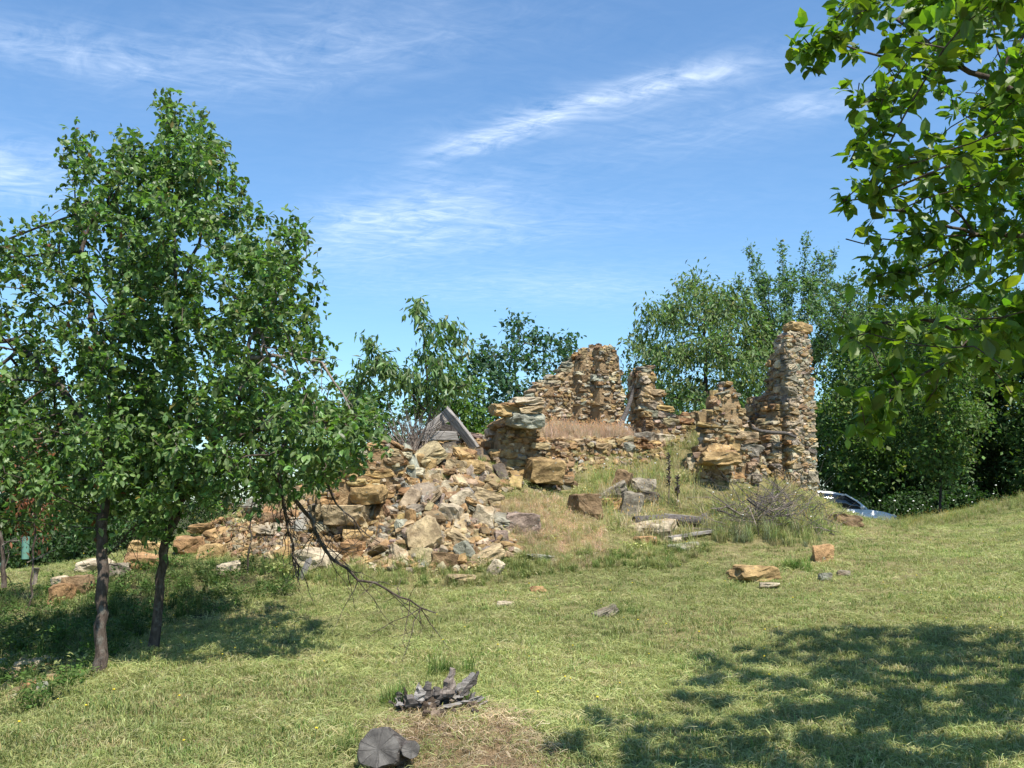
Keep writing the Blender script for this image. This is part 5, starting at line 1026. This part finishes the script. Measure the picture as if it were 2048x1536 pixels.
for s in (-1, 1):
    tube_obj('windscreen_pillar', [np.array(cr.location) + np.array([[.40, s * .585, 1.37], [.75, s * .69, 1.15], [1.02, s * .79, .90]])], [[.028, .03, .03]], M_PAINT, cr, 6)
    tube_obj('door_pillar', [np.array(cr.location) + np.array([[-.35, s * .55, 1.43], [-.32, s * .79, .92]])], [[.035, .04]], M_GLASS, cr, 6)
    tube_obj('rear_pillar', [np.array(cr.location) + np.array([[-1.62, s * .60, 1.36], [-1.80, s * .70, 1.15], [-1.95, s * .78, .94]])], [[.05, .07, .08]], M_PAINT, cr, 6)
    bm = bmesh.new(); bmesh.ops.create_uvsphere(bm, u_segments=12, v_segments=8, radius=1); me = bpy.data.meshes.new('mirror'); bm.to_mesh(me); bm.free(); me.materials.append(M_PAINT); o = link('mirror', me, cr); o.location = (.85, s * .93, .97); o.scale = (.07, .11, .075)
    for nm, x, z, m_, sc in (('headlight', 1.84, .66, M_LENS, (.12, .12, .08)), ('tail_light', -1.97, .84, M_RED, (.06, .12, .14))):
        o = link(nm, me.copy(), cr); o.data.materials.clear(); o.data.materials.append(m_); o.location = (x, s * .66, z); o.scale = sc
    for x in (-1.3, 1.28):
        th = np.linspace(0, 2 * math.pi, 25)[:-1]
        def ring(prof, name, mat):
            A = np.array([[(x + math.cos(a) * q, s * .78 + y * s, .31 + math.sin(a) * q) for q, y in prof] for a in th] ); A = np.concatenate([A, A[:1]]); n, m2 = A.shape[:2]; i = np.arange(n - 1)[:, None] * m2 + np.arange(m2 - 1); q4 = np.stack([i, i + 1, i + m2 + 1, i + m2], -1).reshape(-1, 4)
            return link(name, mesh_np(name, A.reshape(-1, 3), q4.ravel(), np.full(len(q4), 4), None, True, mat), cr)
        ring([(.20, -.10), (.29, -.10), (.31, -.06), (.31, .06), (.29, .09), (.20, .09)], 'tyre', M_RUBBER); ring([(.0, .05), (.05, .07), (.08, .05), (.18, .06), (.21, .085)], 'rim', M_METAL)
    for x in (-.25, -.95):
        tube_obj('door_handle', [np.array(cr.location) + np.array([[x, s * .862, .78], [x - .16, s * .862, .785]])], [[.014, .014]], M_PAINT, cr, 6)

# ---------------------------------------------------------------- grass and weeds
LIB = bpy.data.collections.new('grass_sources')
def blades(name, n, rad, l0, l1, w, lean, seed, up=1.0, heads=None, strand=False, cvar=.25, flat=False):
    r = np.random.default_rng(seed); Vs, Ls, Ts, Cs, o = [], [], [], [], 0
    for i in range(n):
        a = r.uniform(0, 6.283); q = rad * math.sqrt(r.random()); b = np.array([math.cos(a) * q, math.sin(a) * q, -.015]); ln = r.uniform(l0, l1); az = r.uniform(0, 6.283); d = np.array([math.cos(az), math.sin(az), 0]); s_ = np.array([-d[1], d[0], 0]) * w * r.uniform(.7, 1.3) * .5
        if strand: b[2] = r.uniform(.002, .045); pts = [b, b + d * ln * .5 + [0, 0, r.uniform(-.01, .03)], b + d * ln + [0, 0, r.uniform(-.03, .02)]]; wid = (1, 1, .8); s_ = s_ * .7 + np.array([0, 0, w * .3])
        else:
            le = lean * r.uniform(.3, 1.5); pts = [b, b + d * ln * .35 * le + np.array([0, 0, ln * .55 * up]), b + d * ln * le + np.array([0, 0, ln * (1 - .35 * le) * up])]; wid = (1, .8, .08)
        c = np.ones(3) * r.uniform(1 - cvar, 1 + cvar) * np.array([1 + r.normal(0, .08), 1, 1 + r.normal(0, .08)])
        for p_, k in zip(pts, wid): Vs += [p_ - s_ * k, p_ + s_ * k]; 
        Cs += [c * .75, c * .75, c, c, c * 1.1, c * 1.1]; Ls += [o, o + 1, o + 3, o + 2, o + 2, o + 3, o + 5, o + 4]; Ts += [4, 4]; o += 6
        if heads and r.random() < heads[0]:
            t = pts[2]; h = heads[1]; hc = np.array(heads[2])
            for k in range(3):
                a2 = k * 2.1; e = np.array([math.cos(a2), math.sin(a2), 0]) * heads[3]; Vs += [t - e + [0, 0, -h * .3], t + [0, 0, h], t + e + [0, 0, -h * .3], t - [0, 0, h * .6]]; Cs += [hc] * 4; Ls += [o, o + 3, o + 2, o + 1]; Ts += [4]; o += 4
    ob = bpy.data.objects.new(name, mesh_np(name, np.array(Vs), Ls, Ts, np.array(Cs), False, M_GRASS)); LIB.objects.link(ob); return ob
def weed(name, n, h, ln, seed, stems=5, wd=.9):
    r = np.random.default_rng(seed); c, dr = [], []
    for i in range(n): a = r.uniform(0, 6.28); z = h * r.random() ** .7; q = .05 + .10 * r.random(); c.append((math.cos(a) * q, math.sin(a) * q, z)); dr.append((math.cos(a), math.sin(a), r.normal(.2, .4)))
    c = np.array(c); dr = np.array(dr); V, l, t = leaf_geo(c, dr, np.tile([0, 0, 1.], (n, 1)) + r.normal(0, .3, (n, 3)), ln * r.uniform(.6, 1.3, n), np.full(n, wd), LEAF_FAR)
    ob = bpy.data.objects.new(name, mesh_np(name, V, l, t, np.repeat(1 + r.normal(0, .2, (n, 1)) * np.ones((1, 3)), 4, 0).clip(.4, 1.6), False, M_GRASS)); LIB.objects.link(ob); return ob
K = ['a', 'b', 'c', 'd', 'e', 'f', 'g', 'h', 'i', 'j', 'k', 'l']
blades('a_lawn', 44, .13, .025, .06, .0055, .9, 1); blades('b_lawn', 44, .13, .02, .05, .005, 1.1, 2); blades('c_lawn', 38, .14, .03, .075, .006, .8, 3)
blades('d_hay', 30, .15, .04, .12, .0036, 0, 4, strand=True); blades('e_hay', 20, .15, .07, .20, .0034, 0, 5, strand=True)
blades('f_tall', 30, .10, .18, .42, .008, .45, 6); blades('g_tall', 26, .12, .22, .5, .008, .5, 7, heads=(.25, .03, (1.5, 1.25, .9), .007))
blades('h_dry', 40, .13, .12, .34, .005, .4, 8, heads=(.35, .022, (1.08, .98, .9), .006)); weed('i_weed', 34, .28, .08, 9); weed('j_weed', 26, .14, .07, 10, wd=1.1)
blades('k_tuft', 46, .07, .12, .30, .009, .6, 11)
IDX = {k: i for i, k in enumerate(['lawn', 'lawn2', 'lawn3', 'hay', 'hay2', 'tall', 'tall2', 'dry', 'weed', 'weed2', 'tuft'])}
def scatter(name, label, pts, idx, scale, tint, rotz, lib=LIB, tilt=.12):
    n = len(pts); me = bpy.data.meshes.new(name); me.vertices.add(n); me.vertices.foreach_set('co', np.asarray(pts, np.float32).ravel()); rr_ = np.random.default_rng(5)
    a = me.attributes.new('rot', 'FLOAT_VECTOR', 'POINT'); a.data.foreach_set('vector', np.column_stack([rr_.normal(0, tilt, n), rr_.normal(0, tilt, n), rotz]).astype(np.float32).ravel())
    a = me.attributes.new('scl', 'FLOAT', 'POINT'); a.data.foreach_set('value', np.asarray(scale, np.float32)); a = me.attributes.new('idx', 'INT', 'POINT'); a.data.foreach_set('value', np.asarray(idx, np.int32))
    a = me.attributes.new('tint', 'FLOAT_COLOR', 'POINT'); c = np.ones((n, 4), np.float32); c[:, :3] = tint; a.data.foreach_set('color', c.ravel())
    o = link(name, me); tag(o, label, 'grass', None, 'stuff'); g = bpy.data.node_groups.new(name, 'GeometryNodeTree'); g.interface.new_socket('Geometry', in_out='INPUT', socket_type='NodeSocketGeometry'); g.interface.new_socket('Geometry', in_out='OUTPUT', socket_type='NodeSocketGeometry')
    gi = g.nodes.new('NodeGroupInput'); go = g.nodes.new('NodeGroupOutput'); ci = g.nodes.new('GeometryNodeCollectionInfo'); ci.inputs[0].default_value = lib; ci.inputs['Separate Children'].default_value = True; ci.inputs['Reset Children'].default_value = True
    ip = g.nodes.new('GeometryNodeInstanceOnPoints'); ip.inputs['Pick Instance'].default_value = True
    def at(nm, ty): q = g.nodes.new('GeometryNodeInputNamedAttribute'); q.data_type = ty; q.inputs[0].default_value = nm; return q.outputs[0]
    g.links.new(gi.outputs[0], ip.inputs['Points']); g.links.new(ci.outputs[0], ip.inputs['Instance']); g.links.new(at('idx', 'INT'), ip.inputs['Instance Index']); g.links.new(at('rot', 'FLOAT_VECTOR'), ip.inputs['Rotation']); g.links.new(at('scl', 'FLOAT'), ip.inputs['Scale']); g.links.new(ip.outputs[0], go.inputs[0])
    md = o.modifiers.new('grass', 'NODES'); md.node_group = g; return o
r = np.random.default_rng(400)
def field_points(n, y0, y1, power=1.6, xm=.60, pad=1.6):
    """more tufts near the path, fewer far off"""
    u = r.random(n); p = 2 - power; y = (y0 ** p + u * (y1 ** p - y0 ** p)) ** (1 / p); x = r.uniform(-1, 1, n) * (xm * y + pad); return x, y
def poly_points(poly, n):
    lo = np.min(poly, 0); hi = np.max(poly, 0); q = r.uniform(lo, hi, (n * 8, 2)); q = q[inpoly(q, poly)][:n]; return q[:, 0], q[:, 1]
def put(name, label, x, y, idxs, probs, sc, cols, cprob, cvar=.15):
    n = len(x); k = r.choice(len(cols), n, p=np.array(cprob) / np.sum(cprob)); c = np.array(cols)[k] * (1 + cvar * r.normal(0, 1, (n, 1))).clip(.5, 1.5)
    big = smooth(-.6, .6, fbm(np.asarray(x) * .7, np.asarray(y) * .7, 9, 3))[:, None]; c = c * (.88 + .22 * big)
    idx = np.array([IDX[i] for i in idxs])[r.choice(len(idxs), n, p=np.array(probs) / np.sum(probs))]
    scatter(name, label, np.column_stack([x, y, _zl(x, y) - .005]), idx, sc * r.uniform(.7, 1.3, n), c, r.uniform(0, 6.28, n))
GREEN = (.22, .28, .086); YG = (.315, .338, .128); STRAW = (.43, .39, .20); LUSH = (.10, .185, .036); PINK = (.72, .51, .41); TAN = (.52, .44, .28)
x, y = field_points(52000, 4.6, 23.5, 1.55); m_ = ~(zone(x, y, Z_HEAP) | zone(x, y, Z_ROOM) | (zone(x, y, Z_MOUND) & (r.random(len(x)) < .88)) | (zone(x, y, Z_DRY) & (r.random(len(x)) < .7)) | (zone(x, y, Z_WEED) & (r.random(len(x)) < .4))); x, y = x[m_], y[m_]
put('mown_grass', 'short mown grass covering the sloping field', x, y, ['lawn', 'lawn2', 'lawn3'], [3, 3, 2], 1.0, [GREEN, YG, LUSH, STRAW], [3.2, 6, .6, 1.8])
x, y = field_points(11000, 4.6, 22, 1.7); pt = fbm(x * .55, y * .8, 4, 3); m_ = ~(zone(x, y, Z_HEAP) | zone(x, y, Z_ROOM) | (zone(x, y, Z_MOUND) & (r.random(len(x)) < .9))) & (pt > -.75); x, y = x[m_], y[m_]
put('cut_hay', 'thin strands of cut hay lying on the mown grass', x, y, ['hay', 'hay2'], [5, 1], .85, [STRAW, YG, (.34, .36, .14)], [2, 4, 3])
x, y = poly_points(Z_BANK, 1500); put('tall_grass', 'tall seeding grass on the bank inside the ruin', x, y, ['tall', 'tall2', 'dry', 'weed'], [3, 5, 4, .6], .75, [YG, GREEN, STRAW, TAN], [4, 2, 4, 3])
x, y = poly_points(Z_DRY, 1100); put('dry_grass', 'tan dry grass on the slope right of the rubble heap', x, y, ['dry', 'hay', 'tall'], [4, 4, .6], .45, [TAN, PINK, STRAW, YG], [5, 1.6, 3, 1])
x, y = poly_points(Z_FOOT, 900); put('edge_grass', 'longer green grass along the foot of the rubble', x, y, ['tuft', 'tall', 'lawn3', 'weed2'], [4, 1.2, 4, .6], .55, [GREEN, LUSH, YG, STRAW], [4, 1, 4, 2])
x, y = poly_points(Z_WEED, 1300); put('weeds', 'rank weeds and grass under the plum trees', x, y, ['weed', 'weed2', 'tall', 'tuft', 'dry'], [3, 4, 3, 3, .6], .6, [(.08, .145, .03), (.055, .10, .024), (.10, .14, .042), YG], [4, 3, 3, .6])  # weed tints darkened so the shade under the trees reads deeper
x, y = poly_points(Z_MOUND, 460); put('dead_grass', 'brown dead grass on the soil mound by the cut logs', x, y, ['hay', 'hay2', 'lawn', 'lawn2'], [4, 2, 3, 3], .8, [(.48, .39, .25), (.38, .29, .18), (.29, .21, .135), YG], [4, 4, 2, 2])
pk = wpoly([(1075,872),(1130,868),(1240,874),(1262,880),(1200,890),(1100,890)]); 
pk = [(.75, 19.8), (1.6, 20.0), (2.5, 20.5), (2.3, 21.5), (1.2, 21.7), (.5, 20.6)]
x, y = poly_points(pk, 430); put('pink_grass', 'pinkish dry grass on the platform in front of the gable', x, y, ['dry', 'tall2', 'hay2'], [4, 1, 1], .68, [(.62, .46, .35), (.60, .50, .36)], [3, 1], .1)
x, y = poly_points(Z_HEAP, 160); put('heap_grass', 'sparse grass tufts among the stones of the heap', x, y, ['dry', 'tuft', 'hay'], [2, 2, 2], .5, [TAN, YG, GREEN], [2, 2, 1])
cr_ = wpoly([(1790,1056),(1850,1052),(1950,1036),(2100,995)]); xs = []; ys = []
for (x0, y0), (x1, y1) in zip(cr_[:-1], cr_[1:]):
    t = r.random(170); xs.append(x0 + (x1 - x0) * t + r.normal(0, .15, 170)); ys.append(y0 + (y1 - y0) * t + r.normal(.5, .6, 170))
put('crest_grass', 'tall grass along the crest in front of the dark wood', np.concatenate(xs), np.concatenate(ys), ['tall', 'tall2'], [2, 3], .45, [YG, GREEN, STRAW], [3, 3, 2])
for px, py, s, lab in [(890,1350,1.0,'tuft of bright green grass behind the rotten stump'), (1240,1232,.7,'small grass tuft beside the half buried grey slab'), (1590,1140,1.2,'green clump of tall grass right of the lone ochre slab'), (1620,1060,1.3,'green grass clump at the right end of the brush pile'), (800,1412,1.0,'grass tuft left of the rotten stump'), (930,1420,.8,'grass tuft right of the rotten stump'), (715,1500,.7,'long grass leaning over the large cut log')]:
    q = gpt(px, py); k = 14; put('grass_tuft', lab, q[0] + r.normal(0, .09 * s, k), q[1] + r.normal(0, .09 * s, k), ['tuft', 'tall'], [2, 2], .55 * s, [LUSH, GREEN, YG], [3, 2, 1])
x, y = zip(*[gpt(px, py)[:2] for px, py in zip(r.uniform(1430, 1640, 240), r.uniform(1015, 1092, 260))]); put('brush_grass', 'grey-green grass growing up through the brush pile', np.array(x), np.array(y), ['tall', 'tuft', 'weed'], [4, 2, .3], .72, [GREEN, (.22, .25, .14), YG, STRAW], [2, 3, 2, 2])
# small flowers on stalks
def flower(name, colr, hgt, size, seed):
    m_ = plain(name, colr); bm = bmesh.new(); rr_ = random.Random(seed)
    bmesh.ops.create_cone(bm, cap_ends=False, segments=4, radius1=.003, radius2=.002, depth=hgt, matrix=Matrix.Translation((0, 0, hgt / 2)))
    ns = len(bm.faces); bmesh.ops.create_icosphere(bm, subdivisions=1, radius=size, matrix=Matrix.Translation((0, 0, hgt)) @ Matrix.Diagonal((1, 1, .55, 1)))
    bm.faces.ensure_lookup_table()
    for i, f in enumerate(bm.faces): f.material_index = 0 if i < ns else 1
    me = bpy.data.meshes.new(name); bm.to_mesh(me); bm.free(); me.materials.append(M_GREENSTEM); me.materials.append(m_); return bpy.data.objects.new(name, me)
M_GREENSTEM = plain('flower stem', (.12, .18, .05)); FL = bpy.data.collections.new('flower_sources')
for a in (('a_flower', (.78, .78, .70), .42, .022, 1), ('b_flower', (.78, .78, .70), .30, .018, 2), ('c_flower', (.62, .48, .04), .10, .010, 3)): FL.objects.link(flower(*a))
xa, ya = np.concatenate(xs)[::30], np.concatenate(ys)[::30] - .2; xb, yb = poly_points(Z_BANK, 90); xc, yc = field_points(160, 6, 18); x = np.concatenate([xa, xb, xc]); y = np.concatenate([ya, yb, yc]); n = len(x)
o = scatter('wildflowers', 'small white and yellow wildflowers dotted in the grass', np.column_stack([x, y, _zl(x, y)]), np.concatenate([np.zeros(len(xa)), np.ones(len(xb)), np.full(len(xc), 2)]).astype(int), r.uniform(.7, 1.3, n), np.ones((n, 3)), r.uniform(0, 6, n), FL); o['category'] = 'wildflowers'
